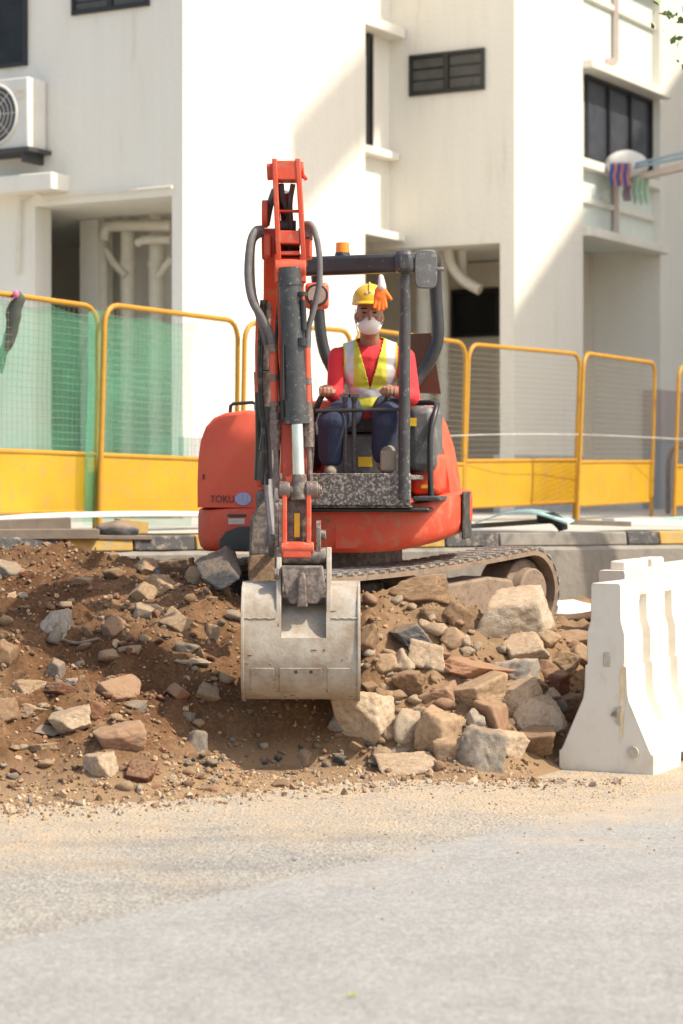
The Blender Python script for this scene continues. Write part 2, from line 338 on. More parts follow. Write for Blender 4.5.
def grid_terrain():
    xs=np.concatenate([np.arange(-9,-2.6,.25),np.arange(-2.6,2.6,.022),np.arange(2.6,6,.2)])
    ds=np.concatenate([np.arange(10,13.6,.022),np.arange(13.6,15,.05),np.arange(15,18.4,.15)])
    mb=MB(); nx=len(xs)
    for d in ds:
        for x in xs: mb.v.append(Vector((x,d,terr(float(x),float(d)))))
    fs=[]
    for j in range(len(ds)-1):
        for i in range(nx-1):
            a=j*nx+i; q=(a,a+1,a+nx+1,a+nx)
            if max(mb.v[k].z for k in q)>-.025: fs.append(q)
    mb.f=[list(f) for f in fs]; mb.mi=[0]*len(fs)
    return mb
def soil_mat():
    m,nt,b=new_mat('excavated_soil'); N=nt.nodes; L=nt.links; tc=N.new('ShaderNodeTexCoord')
    n=N.new('ShaderNodeTexNoise'); n.inputs['Scale'].default_value=1.7; n.inputs['Detail'].default_value=10; n.inputs['Roughness'].default_value=.65; L.new(tc.outputs['Object'],n.inputs[0])
    r=N.new('ShaderNodeValToRGB'); e=r.color_ramp.elements; e[0].position=.34; e[0].color=(.105,.050,.024,1); e[1].position=.68; e[1].color=(.27,.16,.088,1); x=e.new(.5); x.color=(.165,.086,.043,1); L.new(n.outputs[0],r.inputs[0])
    n3=N.new('ShaderNodeTexNoise'); n3.inputs['Scale'].default_value=55; n3.inputs['Detail'].default_value=6; L.new(tc.outputs['Object'],n3.inputs[0])
    mr=N.new('ShaderNodeMapRange'); mr.inputs[1].default_value=.3; mr.inputs[2].default_value=.7; mr.inputs[3].default_value=.72; mr.inputs[4].default_value=1.3; L.new(n3.outputs[0],mr.inputs[0])
    mx=N.new('ShaderNodeMix'); mx.data_type='RGBA'; mx.blend_type='MULTIPLY'; mx.inputs[0].default_value=1; L.new(r.outputs[0],mx.inputs[6]); L.new(mr.outputs[0],mx.inputs[7])
    # sandier right of the bucket and along the toe
    sp=N.new('ShaderNodeSeparateXYZ'); L.new(tc.outputs['Object'],sp.inputs[0])
    m1=N.new('ShaderNodeMapRange'); m1.interpolation_type='SMOOTHSTEP'; m1.inputs[1].default_value=-.1; m1.inputs[2].default_value=.4; m1.inputs[3].default_value=0; m1.inputs[4].default_value=.6; L.new(sp.outputs[0],m1.inputs[0])
    m2=N.new('ShaderNodeMapRange'); m2.interpolation_type='SMOOTHSTEP'; m2.inputs[1].default_value=.22; m2.inputs[2].default_value=.03; m2.inputs[3].default_value=0; m2.inputs[4].default_value=.75; L.new(sp.outputs[2],m2.inputs[0])
    ma=N.new('ShaderNodeMath'); ma.operation='MAXIMUM'; L.new(m1.outputs[0],ma.inputs[0]); L.new(m2.outputs[0],ma.inputs[1])
    mx2=N.new('ShaderNodeMix'); mx2.data_type='RGBA'; L.new(ma.outputs[0],mx2.inputs[0]); L.new(mx.outputs[2],mx2.inputs[6]); mx2.inputs[7].default_value=(.37,.25,.15,1)
    L.new(mx2.outputs[2],b.inputs['Base Color']); b.inputs['Roughness'].default_value=.95; b.inputs['Specular IOR Level'].default_value=.15
    n2=N.new('ShaderNodeTexNoise'); n2.inputs['Scale'].default_value=42; n2.inputs['Detail'].default_value=10; n2.inputs['Roughness'].default_value=.75; L.new(tc.outputs['Object'],n2.inputs[0])
    bp=N.new('ShaderNodeBump'); bp.inputs['Distance'].default_value=.018; L.new(n2.outputs[0],bp.inputs['Height']); L.new(bp.outputs[0],b.inputs['Normal']); return m
M['soil']=soil_mat()
tag(grid_terrain().build('soil_ground',M['soil'],sharp=80),None,None,kind='structure')
def ground_at(px,py,lo=9.5,hi=15.5):
    D=lo
    while D<hi:
        if CZ-(py-HY)*D/F<=max(0,terr((px-CX)*D/F,D)): return D
        D+=.02
    return hi

def road_mat():
    m,nt,b=new_mat('asphalt_with_sand'); N=nt.nodes; L=nt.links; tc=N.new('ShaderNodeTexCoord'); sp=N.new('ShaderNodeSeparateXYZ'); L.new(tc.outputs['Object'],sp.inputs[0])
    def nz(s,d,r=.65):
        n=N.new('ShaderNodeTexNoise'); n.inputs['Scale'].default_value=s; n.inputs['Detail'].default_value=d; n.inputs['Roughness'].default_value=r; L.new(tc.outputs['Object'],n.inputs[0]); return n.outputs[0]
    def mr(src,a,c,lo,hi):
        k=N.new('ShaderNodeMapRange'); k.inputs[1].default_value=a;k.inputs[2].default_value=c;k.inputs[3].default_value=lo;k.inputs[4].default_value=hi; L.new(src,k.inputs[0]); return k.outputs[0]
    def ma(op,a,c):
        k=N.new('ShaderNodeMath'); k.operation=op
        for i,v in enumerate((a,c)):
            if isinstance(v,(int,float)): k.inputs[i].default_value=v
            else: L.new(v,k.inputs[i])
        return k.outputs[0]
    def mix(f,a,c,bt='MIX'):
        k=N.new('ShaderNodeMix'); k.data_type='RGBA'; k.blend_type=bt
        if isinstance(f,(int,float)): k.inputs[0].default_value=f
        else: L.new(f,k.inputs[0])
        for i,v in ((6,a),(7,c)):
            if isinstance(v,tuple): k.inputs[i].default_value=(*v,1)
            else: L.new(v,k.inputs[i])
        return k.outputs[2]
    smooth=mix(mr(nz(2.5,8),.3,.7,0,1),(.285,.280,.272),(.345,.335,.322))
    smooth=mix(mr(nz(9,5),.55,.75,0,.35),smooth,(.35,.325,.29))
    rough=mix(mr(nz(1.3,6),.3,.7,0,1),(.28,.265,.245),(.36,.335,.295))
    vo=N.new('ShaderNodeTexVoronoi'); vo.inputs['Scale'].default_value=66; L.new(tc.outputs['Object'],vo.inputs['Vector'])
    rough=mix(mr(vo.outputs['Distance'],.1,.55,0,1),mix(.45,rough,(.43,.40,.35)),rough)
    # seam line through (-1.14,7.33) and (1.7,11): d = D - (8.8+1.292 X)
    seam=ma('SUBTRACT',sp.outputs[1],ma('ADD',ma('MULTIPLY',sp.outputs[0],1.292),8.80))
    seam=ma('ADD',seam,mr(nz(5,5),.2,.8,-.10,.10))
    vr=N.new('ShaderNodeSeparateColor'); L.new(vo.outputs['Color'],vr.inputs[0])
    rough=mix(1.0,rough,mr(vr.outputs[0],0,1,.72,1.26),'MULTIPLY')
    vo2=N.new('ShaderNodeTexVoronoi'); vo2.inputs['Scale'].default_value=75; L.new(tc.outputs['Object'],vo2.inputs['Vector']); vr2=N.new('ShaderNodeSeparateColor'); L.new(vo2.outputs['Color'],vr2.inputs[0])
    smooth=mix(1.0,smooth,mr(vr2.outputs[0],0,1,.80,1.20),'MULTIPLY')
    mpn=N.new('ShaderNodeMapping'); mpn.inputs['Rotation'].default_value=(0,0,R(-52)); mpn.inputs['Scale'].default_value=(.6,2.0,1); L.new(tc.outputs['Object'],mpn.inputs[0])
    st=N.new('ShaderNodeTexNoise'); st.inputs['Scale'].default_value=1.3; st.inputs['Detail'].default_value=7; L.new(mpn.outputs[0],st.inputs[0])
    smooth=mix(mr(st.outputs[0],.45,.72,0,.22),smooth,(.37,.345,.31)); rough=mix(mr(st.outputs[0],.28,.5,.5,0),rough,(.15,.14,.13))
    base=mix(mr(seam,-.03,.05,0,1),smooth,rough)
    # sand drifting from the heap
    s=ma('ADD',sp.outputs[1],mr(nz(1.1,7,.6),.25,.75,-1.35,1.35))
    s=ma('SUBTRACT',s,ma('MULTIPLY',sp.outputs[0],.30))
    sm=mr(s,8.9,10.6,0,1)
    sm=ma('MULTIPLY',sm,mr(nz(9,8,.75),.33,.60,.25,1))
    col=mix(sm,base,mix(mr(nz(4,6),.3,.7,0,1),(.52,.39,.26),(.43,.34,.24)))
    g=mr(nz(140,3),.3,.7,.80,1.18); col=mix(1.0,col,g,'MULTIPLY')
    L.new(col,b.inputs['Base Color']); b.inputs['Roughness'].default_value=.85; b.inputs['Specular IOR Level'].default_value=.3
    bp=N.new('ShaderNodeBump'); bp.inputs['Distance'].default_value=.008; h=ma('MULTIPLY',vo.outputs['Distance'],mr(seam,-.03,.05,.15,1)); h=ma('ADD',h,nz(90,6)); L.new(h,bp.inputs['Height']); L.new(bp.outputs[0],b.inputs['Normal'])
    return m
mb=MB(); G=600; mb.add([(-G,-G,0),(G,-G,0),(G,G,0),(-G,G,0)],[(0,1,2,3)]); tag(mb.build('road',road_mat()),None,None,kind='structure')

# raised pavement behind a low wall
def wallD(X): return 16.6+ .40*X
kerb0=Vector((-12,wallD(-12),0)); kerb1=Vector((14,wallD(14),0)); kd=(kerb1-kerb0).normalized(); kn=Vector((-kd.y,kd.x,0))
mb=MB(); zt=1.13
mb.hexa([kerb0+kn*.24+Vector((0,0,-.2)),kerb1+kn*.24+Vector((0,0,-.2)),kerb1+kn*90+Vector((0,0,-.2)),kerb0+kn*90+Vector((0,0,-.2)),kerb0+kn*.24+Vector((0,0,zt)),kerb1+kn*.24+Vector((0,0,zt)),kerb1+kn*90+Vector((0,0,zt)),kerb0+kn*90+Vector((0,0,zt))])
M['pave']=mat('light_pavement',(.50,.47,.42),.85,c2=(.38,.355,.315),scale=3,bump=.004)
tag(mb.build('pavement',M['pave']),None,None,kind='structure')
def kpt(px,off=0,z=0):   # point on the wall line seen at pixel column px
    k=(px-CX)/F; X=16.6*k/(1-.40*k); return Vector((X,wallD(X),z))+kn*off
mb=MB()
a,b_=kerb0,kerb1
N_=260; secs=[]
for i in range(N_+1):
    p=a.lerp(b_,i/N_); o=.012*noise.noise(p*3)+.006*noise.noise(p*11)
    z1=zt-.10
    secs.append([p+kn*(0+o)+Vector((0,0,-.2)),p+kn*.24+Vector((0,0,-.2)),p+kn*.24+Vector((0,0,z1)),p+kn*(.01+o)+Vector((0,0,z1+.004*noise.noise(p*9))),p+kn*(-.02+o)+Vector((0,0,z1-.03)),p+kn*(-.015+o)+Vector((0,0,.62))])
mb.loft(secs)
rw=mb.build('retaining_wall',M['concrete'],origin=kerb0)
tag(rw,'low rough grey concrete wall between the dug soil and the pavement','wall')
# kerb blocks, painted where the photo shows paint
mb=MB()
segs=[(-900,-400,0),(-400,-80,1),(-80,66,0),(66,134,1),(134,196,0),(196,262,1),(262,330,0),(330,381,1),(381,409,0),(409,446,1),(446,500,0)]
for x0,x1,mi in segs:
    p=kpt(x0)+kd*.004;q=kpt(x1)-kd*.004; z0=zt-.097; z1=zt+.012
    mb.hexa([p+kn*.0+Vector((0,0,z0)),q+kn*.0+Vector((0,0,z0)),q+kn*.235+Vector((0,0,z0)),p+kn*.235+Vector((0,0,z0)),p+kn*.02+Vector((0,0,z1)),q+kn*.02+Vector((0,0,z1)),q+kn*.235+Vector((0,0,z1)),p+kn*.235+Vector((0,0,z1))],mi)
for x0,x1,mi in [(500,628,2),(628,660,0),(660,700,1),(700,1600,2)]:
    p=kpt(x0)+kd*.004;q=kpt(x1)-kd*.004; z0=zt-.097; z1=zt+.008
    mb.hexa([p+kn*.0+Vector((0,0,z0)),q+kn*.0+Vector((0,0,z0)),q+kn*.235+Vector((0,0,z0)),p+kn*.235+Vector((0,0,z0)),p+kn*.02+Vector((0,0,z1)),q+kn*.02+Vector((0,0,z1)),q+kn*.235+Vector((0,0,z1)),p+kn*.235+Vector((0,0,z1))],mi)
tag(mb.build('kerb',[M['kblack'],M['kyellow'],M['concrete']],bevel=.012),None,None,kind='structure')

# ------------------------------------------------------------------ apartment block
P1=Vector((-1.73,24,0)); EU=Vector((-.866,.5,0)); EV=Vector((.5,.866,0))
def UV(u,v,z): return P1+EU*u+EV*v+Vector((0,0,z))
def on(px,py,ax,val):
    k=(px-CX)/F
    if ax=='v':  # fixed v, solve u
        A=P1+EV*val; u=(k*A.y-A.x)/(EU.x-k*EU.y); D=A.y+EU.y*u; return u,val,CZ+(HY-py)*D/F
    A=P1+EU*val; v=(k*A.y-A.x)/(EV.x-k*EV.y); D=A.y+EV.y*v; return val,v,CZ+(HY-py)*D/F
def ubox(mb,u0,u1,v0,v1,z0,z1,mi=0):
    return mb.hexa([UV(u0,v0,z0),UV(u1,v0,z0),UV(u1,v1,z0),UV(u0,v1,z0),UV(u0,v0,z1),UV(u1,v0,z1),UV(u1,v1,z1),UV(u0,v1,z1)],mi)
ZS=4.66; ZT=15.0; ZG=1.12
blk=thing('apartment_block',UV(0,0,ZG),'white and cream stepped apartment block standing behind the yellow fence','building')
UC=-1.49; VV=5.25
vW=on(365,0,'u',0)[1]; vX=on(583,0,'u',UC)[1]; UY=UC+.16; vZ=on(660,0,'u',UC+.04)[1]
uR=.31
mb=MB()
ubox(mb,0,12,0,vW,ZS,ZT)                          # left upper mass
ubox(mb,0,.144,0,vW,ZG,ZS-.001)                          # sunlit wall down to the ground
u35=on(35,0,'v',0)[0]
ubox(mb,u35,12,.0,.3,ZG,ZS-.001)                         # wall left of the opening
ubox(mb,uR,11.99,vW-.01,VV+.2,ZS+.003,ZT-.01)            # recess wall
ubox(mb,UC,11.98,VV,vX,ZS-.1,ZT-.02)                     # middle mass
u500=on(500,0,'v',VV)[0]
ubox(mb,UC,u500,VV,vX,ZG,ZS-.101)
ubox(mb,UC+.04,12,vZ,vZ+6,ZG,ZT-.03)                      # right fin
ubox(mb,.8,12,7.6,7.9,ZG,ZS-.11)                         # back walls of the void deck
mb.build('wall',M['wall'],blk,sharp=20)
mb=MB(); ubox(mb,UY,UY+6,vX-.01,vZ+.01,ZS+.25,ZT-.04); 
mb.build('wall',M['wallg'],blk)['label']='pale green wall of the window bay at right'
mb=MB(); ubox(mb,.22,12,3.6,3.8,ZG,ZS-.005); ubox(mb,u500+.02,1.6,7.2,7.35,ZG,ZS-.12); ubox(mb,UC+1.1,UC+1.3,vX+.01,vZ-.005,ZG,ZS+.24)
ubox(mb,UC+.3,UC+1.3,vX+.15,vX+.35,ZG,ZS+.24)
mb.build('wall',M['wallt'],blk)['label']='tan inner wall under the raised storeys'
for q_ in ((UC-.012,UC+.3,vX-2.13,vX+.001,ZG,ZG+.75),(-.012,.05,-.012,vW+.001,ZG,ZG+.9),(UC+.028,UC+.3,vZ-.012,vZ+3,ZG,ZG+1.0)):
    mb=MB(); ubox(mb,*q_); mb.build('wall_base',M['dado'],blk)
mb=MB(); ubox(mb,UC+.022,UC+.3,vZ-.018,vZ+3,ZG+1.0,ZG+1.75); mb.build('wall_base',M['wallp'],blk)['label']='pinkish band of the wall base at right'
def ledge(*a):
    mb=MB(); ubox(mb,*a); mb.build('ledge',M['wall'],blk,bevel=.01)
# ledges and slab edges

u,_,z=on(583,255,'u',UY); 
ledge(UY-.28,UY+.02,vX+.002,vZ-.002,ZS+.18,ZS+.30)
_,v1,zt1=on(583,75,'u',UY); _,v2,zb1=on(583,158,'u',UY)
for k in range(4):
    ledge(UY-.30,UY+.02,vX+.002,vZ-.002,zt1+.02+k*2.8,zt1+.14+k*2.8); ledge(UY-.13,UY+.02,vX+.002,vZ-.002,zb1-.16+k*2.8,zb1-.03+k*2.8)
    ledge(UY-.05,UY+.02,vX+.002,vZ-.002,zb1-.62+k*2.8,zb1-.54+k*2.8)
# ledges of the recess window
_,va,za=on(366,30,'u',uR); _,vb,zb=on(366,148,'u',uR); va=vW+.02
for k in range(3): ledge(uR-.25,uR+.01,va,VV-.02,za-.03+k*2.8,za+.10+k*2.8); ledge(uR-.16,uR+.01,va,VV-.02,zb-.10+k*2.8,zb+k*2.8)
ledge(uR-.25,uR+.01,va,VV-.02,ZS-.02,ZS+.08)
# ledge under the air conditioner
u0,_,zl=on(53,172,'v',-.3); _,_,zl2=on(53,189,'v',-.3)
ledge(u0,6,-.33,.01,zl2,zl)
def window(ax,val,px0,py0,px1,py1,out,style,zs=None,rows=3,cols=2,label=None):
    a=on(px0,(py0),ax,val); b=on(px1,py1,ax,val); c=on(px0,py1,ax,val)
    if ax=='v': h0,h1=a[0],b[0]
    else: h0,h1=a[1],b[1]
    if h0>h1: h0,h1=h1,h0
    z1=max(a[2],b[2]) if zs is None else zs[1]; z0=c[2] if zs is None else zs[0]
    if z0>z1: z0,z1=z1,z0
    fm=MB(); gm=MB(); t=.045
    def bx(m_,a0,a1,c0,c1,d0,d1,mi=0):
        if ax=='v': ubox(m_,a0,a1,val-d1,val-d0,c0,c1,mi)
        else: ubox(m_,val-d1,val-d0,a0,a1,c0,c1,mi)
    bx(fm,h0,h1,z0,z0+t,.0,out); bx(fm,h0,h1,z1-t,z1,.0,out); bx(fm,h0,h0+t,z0+t,z1-t,.0,out); bx(fm,h1-t,h1,z0+t,z1-t,.0,out)
    for i in range(1,cols): x=h0+(h1-h0)*i/cols; bx(fm,x-t*.7,x+t*.7,z0+t,z1-t,.0,out-.004)
    bx(gm,h0+t*.5,h1-t*.5,z0+t*.5,z1-t*.5,-.02,.006)
    fr=fm.build('window',M['frame'],blk)
    if label: fr['label']=label
    gm.build('pane',M['glass'] if style!='b' else M['glassb'],fr)
    if style=='l':
        lm=MB()
        for j in range(rows):
            zz=z0+t+(z1-z0-2*t)*(j+.5)/rows; hh=(z1-z0-2*t)/rows*.8
            for i in range(cols):
                x0=h0+(h1-h0)*i/cols+t; x1=h0+(h1-h0)*(i+1)/cols-t; bx(lm,x0,x1,zz-hh/2,zz+hh/2,.010,.018)
        lm.build('louvre',M['louvre'],fr)
window('v',VV,410,56,485,97,.04,'l',label='small black louvred window in the middle wall')
window('v',0,73,-32,150,16,.04,'l',rows=5,label='black louvred window at the top left')
window('v',0,-60,-60,28,76,.04,'d',cols=1,label='dark window above the air conditioner')
window('u',uR,366,40,371.5,140,.03,'d',cols=1,zs=(zb+.01,za-.04),label='narrow dark window in the recess')
window('u',UY,584,80,650,158,.05,'b',cols=3,zs=(zb1-.02,zt1+.01),label='black framed sliding window of the green bay')
window('u',UY,584,80,650,158,.05,'b',cols=3,zs=(zb1-.02+2.8,zt1+.01+2.8),label='upper window of the green bay')
# window in the void deck wall at back
window('v',7.2,452,290,500,338,.04,'d',cols=1,label='dark opening at the back of the void deck')
# thin conduits and paint joints that the photo shows on the walls
mb=MB(); mb.tube([UV(-.02,.35,ZG+.9),UV(-.02,.35,ZG+.2)],.015,n=6); mb.build('conduit',M['pipe'],blk)
# pipes in the left void
mb=MB()
def pv(px,py,v): 
    u,_,z=on(px,py,'v',v); return UV(u,v,z)
for px,r in ((104,.055),(128,.09),(157,.10)):
    mb.cyl(pv(px,200,1.4),pv(px,520,1.4),r,n=14)
    for yy in (262,330): mb.cyl(pv(px,yy,1.4),pv(px,yy+5,1.4),r*1.15,n=14)
mb.tube([pv(104,240,1.25),pv(106,229,1.25),pv(115,226,1.25),pv(172,226,1.25)],.065,n=10,smooth=4)
mb.tube([pv(137,244,1.2),pv(141,241,1.2),pv(150,240,1.2),pv(172,240,1.2)],.05,n=10,smooth=4)
mb.tube([pv(106,250,1.3),pv(113,262,1.3),pv(126,276,1.3)],.045,n=10); mb.tube([pv(172,258,1.3),pv(158,276,1.3)],.045,n=10)
mb.tube([pv(33,190,-.1),pv(44,197,-.1),pv(60,196,-.08),pv(172,187,-.06)],.02,n=8)
mb.tube([pv(30,194,-.05),pv(20,200,-.05),pv(18,275,-.05)],.022,n=8)
mb.build('drain_pipe',M['pipe'],blk)
mb=MB(); u0=on(98,0,'v',1.9)[0]; ubox(mb,0.2,u0,1.9,2.0,ZG,ZS-.006); u1=on(80,0,'v',1.3)[0]; u2=on(98,0,'v',1.3)[0]; ubox(mb,u2,u1,1.3,1.6,ZG,ZS-.007)
mb.build('column',M['wall'],blk)
mb=MB()
mb.tube([pv(448,238,5.7),pv(450,262,5.7),pv(463,280,5.7),pv(480,290,5.7)],.07,n=10,smooth=3); mb.cyl(pv(443,236,5.9),pv(443,420,5.9),.08,n=12); mb.cyl(pv(462,236,5.9),pv(462,280,5.9),.07,n=12); mb.cyl(pv(424,236,5.9),pv(424,420,5.9),.11,n=12)
mb.build('drain_pipe',M['pipe'],blk)

# air conditioner
u0,_,z0=on(42,150,'v',-.1); u1=on(-12,150,'v',-.1)[0]; _,_,z1=on(42,80,'v',-.1)
ac=thing('air_conditioner',UV((u0+u1)/2,-.2,z0),'white air conditioner outdoor unit hanging on the wall under the dark window','air conditioner')
mb=MB(); ubox(mb,u0,u1,-.36,-.02,z0,z1); mb.build('casing',M['acw'],ac,bevel=.015)
cu=u0+(u1-u0)*.62; cz=(z0+z1)/2; rr=(z1-z0)*.42
mb=MB(); mb.cyl(UV(cu,-.361,cz),UV(cu,-.372,cz),rr,n=32); mb.build('fan',M['grille'],ac)
mb=MB()
for k in range(1,7):
    pts=[UV(cu+rr*k/6*math.cos(t),-.38,cz+rr*k/6*math.sin(t)) for t in [i*2*PI/32 for i in range(32)]]; mb.tube(pts,.005,n=5,closed=True)
for k in range(8): t=k*PI/4; mb.tube([UV(cu,-.384,cz),UV(cu+rr*math.cos(t),-.384,cz+rr*math.sin(t))],.004,n=5)
mb.cyl(UV(cu,-.375,cz),UV(cu,-.39,cz),rr*.32,n=20); mb.tube([UV(cu+rr*1.03*math.cos(t),-.372,cz+rr*1.03*math.sin(t)) for t in [i*2*PI/32 for i in range(32)]],.018,n=6,closed=True)
mb.build('fan_guard',M['acw'],ac)
mb=MB(); ubox(mb,u0-.06,u1,-.42,-.0,z0-.05,z0-.004); ubox(mb,u0+.05,u0+.09,-.36,.0,z0-.16,z0-.05); mb.build('bracket',M['grille'],ac)
mb=MB(); ubox(mb,u0+.05,u0+.16,-.364,-.361,z1-.18,z1-.15); ubox(mb,u0+.05,u0+.13,-.364,-.361,z1-.25,z1-.225); mb.build('sticker',M['ruststain'],ac)

# laundry rack, pole, clothes
def py_(px,py,u): 
    _,v,z=on(px,py,'u',u); return UV(u,v,z)
rk=thing('laundry_rack',py_(614,237,UY),'pinkish metal laundry rack with a vertical strut below the bay window','laundry rack')
mb=MB(); A=py_(616,235,UY-.06); B=py_(616,182,UY-.06); mb.cyl(A,B,.055,n=4); mb.build('strut',M['polem'],rk,bevel=.005)
mb=MB(); mb.box(py_(611,235,UY-.05),(.16,.16,.10)); mb.build('foot_plate',M['polem'],rk)
mb=MB(); E=py_(622,181,UY-.2); E2=E+(-EU*1.2+EV*.25)+Vector((0,0,.28)); E2=P(720,159,E.y-1.6); mb.cyl(E,E2,.062,n=4); mb.cyl(B,E,.05,n=4); mb.build('arm',M['polem'],rk,bevel=.005)
rk2=thing('laundry_rack',py_(614,60,UY),'laundry rack strut above the bay window at the top','laundry rack')
mb=MB(); mb.cyl(py_(616,62,UY-.06),py_(616,-40,UY-.06),.05,n=4); mb.box(py_(611,62,UY-.05),(.16,.16,.08)); mb.build('strut',M['polem'],rk2)
for n_,(ya,yb,lab) in enumerate(((172,150,'upper blue grey clothes pole above the laundry rack arm'),(176,157,'lower blue grey clothes pole just above the laundry rack arm'))):
    mb=MB(); mb.tube([P(618,ya-4-n_,E.y-.15),P(720,yb-6-n_,E.y-1.7)],.022,n=8); mb.build('clothes_pole',M['poleb'],origin=E); tag(bpy.context.scene.objects[-1] if False else COL.objects[-1],lab,'clothes pole','clothes poles on the laundry rack')
mb=MB(); c=P(627,164,E.y-.3)
for i,m_ in enumerate((0,)):
    mb.ell(c,(.30,.16,.19),n=20,m=12)
for v in mb.v: v+=Vector((0,0,.03*noise.noise(v*6)-.25*max(0,(v.x-c.x))**2))
mb.build('white_cloth',M['gwhite'],origin=c); tag(COL.objects[-1],'bulging white cloth bundle drying on the laundry rack','laundry','laundry hanging on the rack')
def cloth(x0,x1,y0,y1,D,mats,name,lab,jag=0):
    mb=MB(); nx,nz=18,8
    for f in range(2):
        pass
    secs=[]
    for i in range(nx+1):
        t=i/nx; x=x0+(x1-x0)*t; off=.03*math.sin(t*PI*2*3); yb=y1+jag*math.sin(t*17)
        col=[]
        for j in range(nz+1): col.append(P(x,y0+(yb-y0)*j/nz,D)+Vector((.01*math.sin(j),off,0)))
        for j in range(nz,-1,-1): col.append(P(x,y0+(yb-y0)*j/nz,D)+Vector((.01*math.sin(j),off+.012,0)))
        secs.append(col)
    n=len(secs[0]); mb.loft(secs)
    if len(mats)>1:
        for k in range(nx):
            for q in range(n): mb.mi[k*n+q]=(k//3)%len(mats)
    o=mb.build(name,mats,origin=P((x0+x1)/2,y0,D)); tag(o,lab,'laundry','laundry hanging on the rack'); return o
cloth(610,630,163,186,E.y-.5,[M['cb'],M['cr']],'striped_cloth','blue and red striped cloth folded over the laundry rack')
cloth(623,631,184,201,E.y-.42,[M['cp']],'small_cloth','small mauve cloth hanging below the striped cloth')
cloth(633,649,178,202,E.y-.38,[M['cg']],'mint_cloth','mint green ragged cloth hanging under the rack arm',3)

# ------------------------------------------------------------------ fence
def fence_panel(px0,D0,px1,D1,t0,t1,y0,y1,f0,f1,yt,yb,label):
    A=P(px0,f0,D0); B=P(px1,f1,D1); TA=P(px0+(t0 if False else 0),y0,D0); TB=P(px1,y1,D1)
    TA=P(px0+t0,y0,D0); TB=P(px1+t1,y1,D1)
    root=thing('fence_panel',(A+B)/2,label,'fence panel','yellow mesh fence panels along the pavement')
    up0=(TA-A); up1=(TB-B); L0=up0.length; dx=(B-A); W=dx.length; r=.022; rc=.16
    def Q(s,t): return (A.lerp(B,s)).lerp(TA.lerp(TB,s),t)
    rs=rc/W; rt=rc/L0
    pts=[Q(0,0),Q(0,.5),Q(0,1-rt)]+[Q(rs*(1-math.cos(k*PI/8)),1-rt+rt*math.sin(k*PI/8)) for k in (1,2,3)]+[Q(rs,1),Q(.5,1),Q(1-rs,1)]+[Q(1-rs+rs*math.sin(k*PI/8),1-rt+rt*math.cos(k*PI/8)) for k in (1,2,3)]+[Q(1,1-rt),Q(1,.5),Q(1,0)]
    mb=MB(); mb.tube(pts,r,n=10)
    ht=(f0-yt)/(f0-y0); hb=(f0-yb)/(f0-y0)
    mb.tube([Q(0,ht),Q(1,ht)],r*.9,n=8); mb.tube([Q(0,hb),Q(1,hb)],r*.9,n=8)
    mb.build('frame',M['ypaint'],root)
    nn=dx.cross(up0).normalized()*.006; mb=MB(); c=[Q(.01,hb),Q(.99,hb),Q(.99,ht),Q(.01,ht)]
    # sheet with a slight dent
    nx,nz=12,6; sh=random.random()*9
    for side in (1,-1):
        vs=[];fs=[]
        for j in range(nz+1):
            for i in range(nx+1):
                s=.01+.98*i/nx; t=hb+(ht-hb)*j/nz; e=min(1,6*min(i/nx,1-i/nx))*min(1,4*min(j/nz,1-j/nz)); vs.append(Q(s,t)+nn*side+nn.normalized()*.02*e*noise.noise(Vector((s*3+sh,t*4,sh))))
        for j in range(nz):
            for i in range(nx): a=j*(nx+1)+i; fs.append((a,a+1,a+nx+2,a+nx+1))
        mb.add(vs,fs)
    mb.build('board',M['yellow'],root)
    mb=MB(); nv=int(W/.055); nh=int(L0*(1-ht)/.055); ph=random.random()*9
    def Wv(s,t):
        e=min(1,8*min(s,1-s))*min(1,5*min(t-ht,1-t)/(1-ht)+.02); return Q(s,t)+nn.normalized()*.03*e*noise.noise(Vector((s*2+ph,t*3,0)))
    for i in range(1,nv):
        s=i/nv; tt=1-.0; 
        if s<rs: tt=1-rt+rt*math.sin(math.acos(1-s/rs))
        if 1-s<rs: tt=1-rt+rt*math.sin(math.acos(1-(1-s)/rs))
        mb.tube([Wv(s,ht+(tt-ht)*k/5) for k in range(6)],.0017,n=4)
    for j in range(1,nh+1):
        t=ht+(1-ht)*j/(nh+.5); mb.tube([Wv(k/8,t) if 0<k<8 else Q(k/8,t) for k in range(9)],.0017,n=4)
    mb.build('wire_mesh',M['wire'],root)
    return Q,ht,hb
FP=[(-46,16.4,95,17.65,0,3,287,307,533,531,449,512,'yellow mesh fence panel at the far left with green netting and a dark rag'),
 (99,17.5,236,19.1,6,2,304,321,530,530,455,514,'yellow mesh fence panel half covered by green netting beside the orange machine cover'),
 (241,19.0,350,20.4,4,1,322,331,529,527,459,512,'yellow mesh fence panel behind the digger arm'),
 (354,20.4,462,21.9,3,4,328,343,527,526,460,510,'yellow mesh fence panel behind the driver and the canopy'),
 (463,22.0,574,23.9,6,6,344,354,527,520,461,507,'wide yellow mesh fence panel just right of the digger'),
 (577,22.9,651,25.2,7,4,353,363,525,519,462,505,'narrow yellow mesh fence panel in front of the tan recess'),
 (674,25.0,760,28.0,5,3,366,378,520,515,466,505,'yellow mesh fence panel cut by the right edge of the photo')]
qs=[fence_panel(*a) for a in FP]
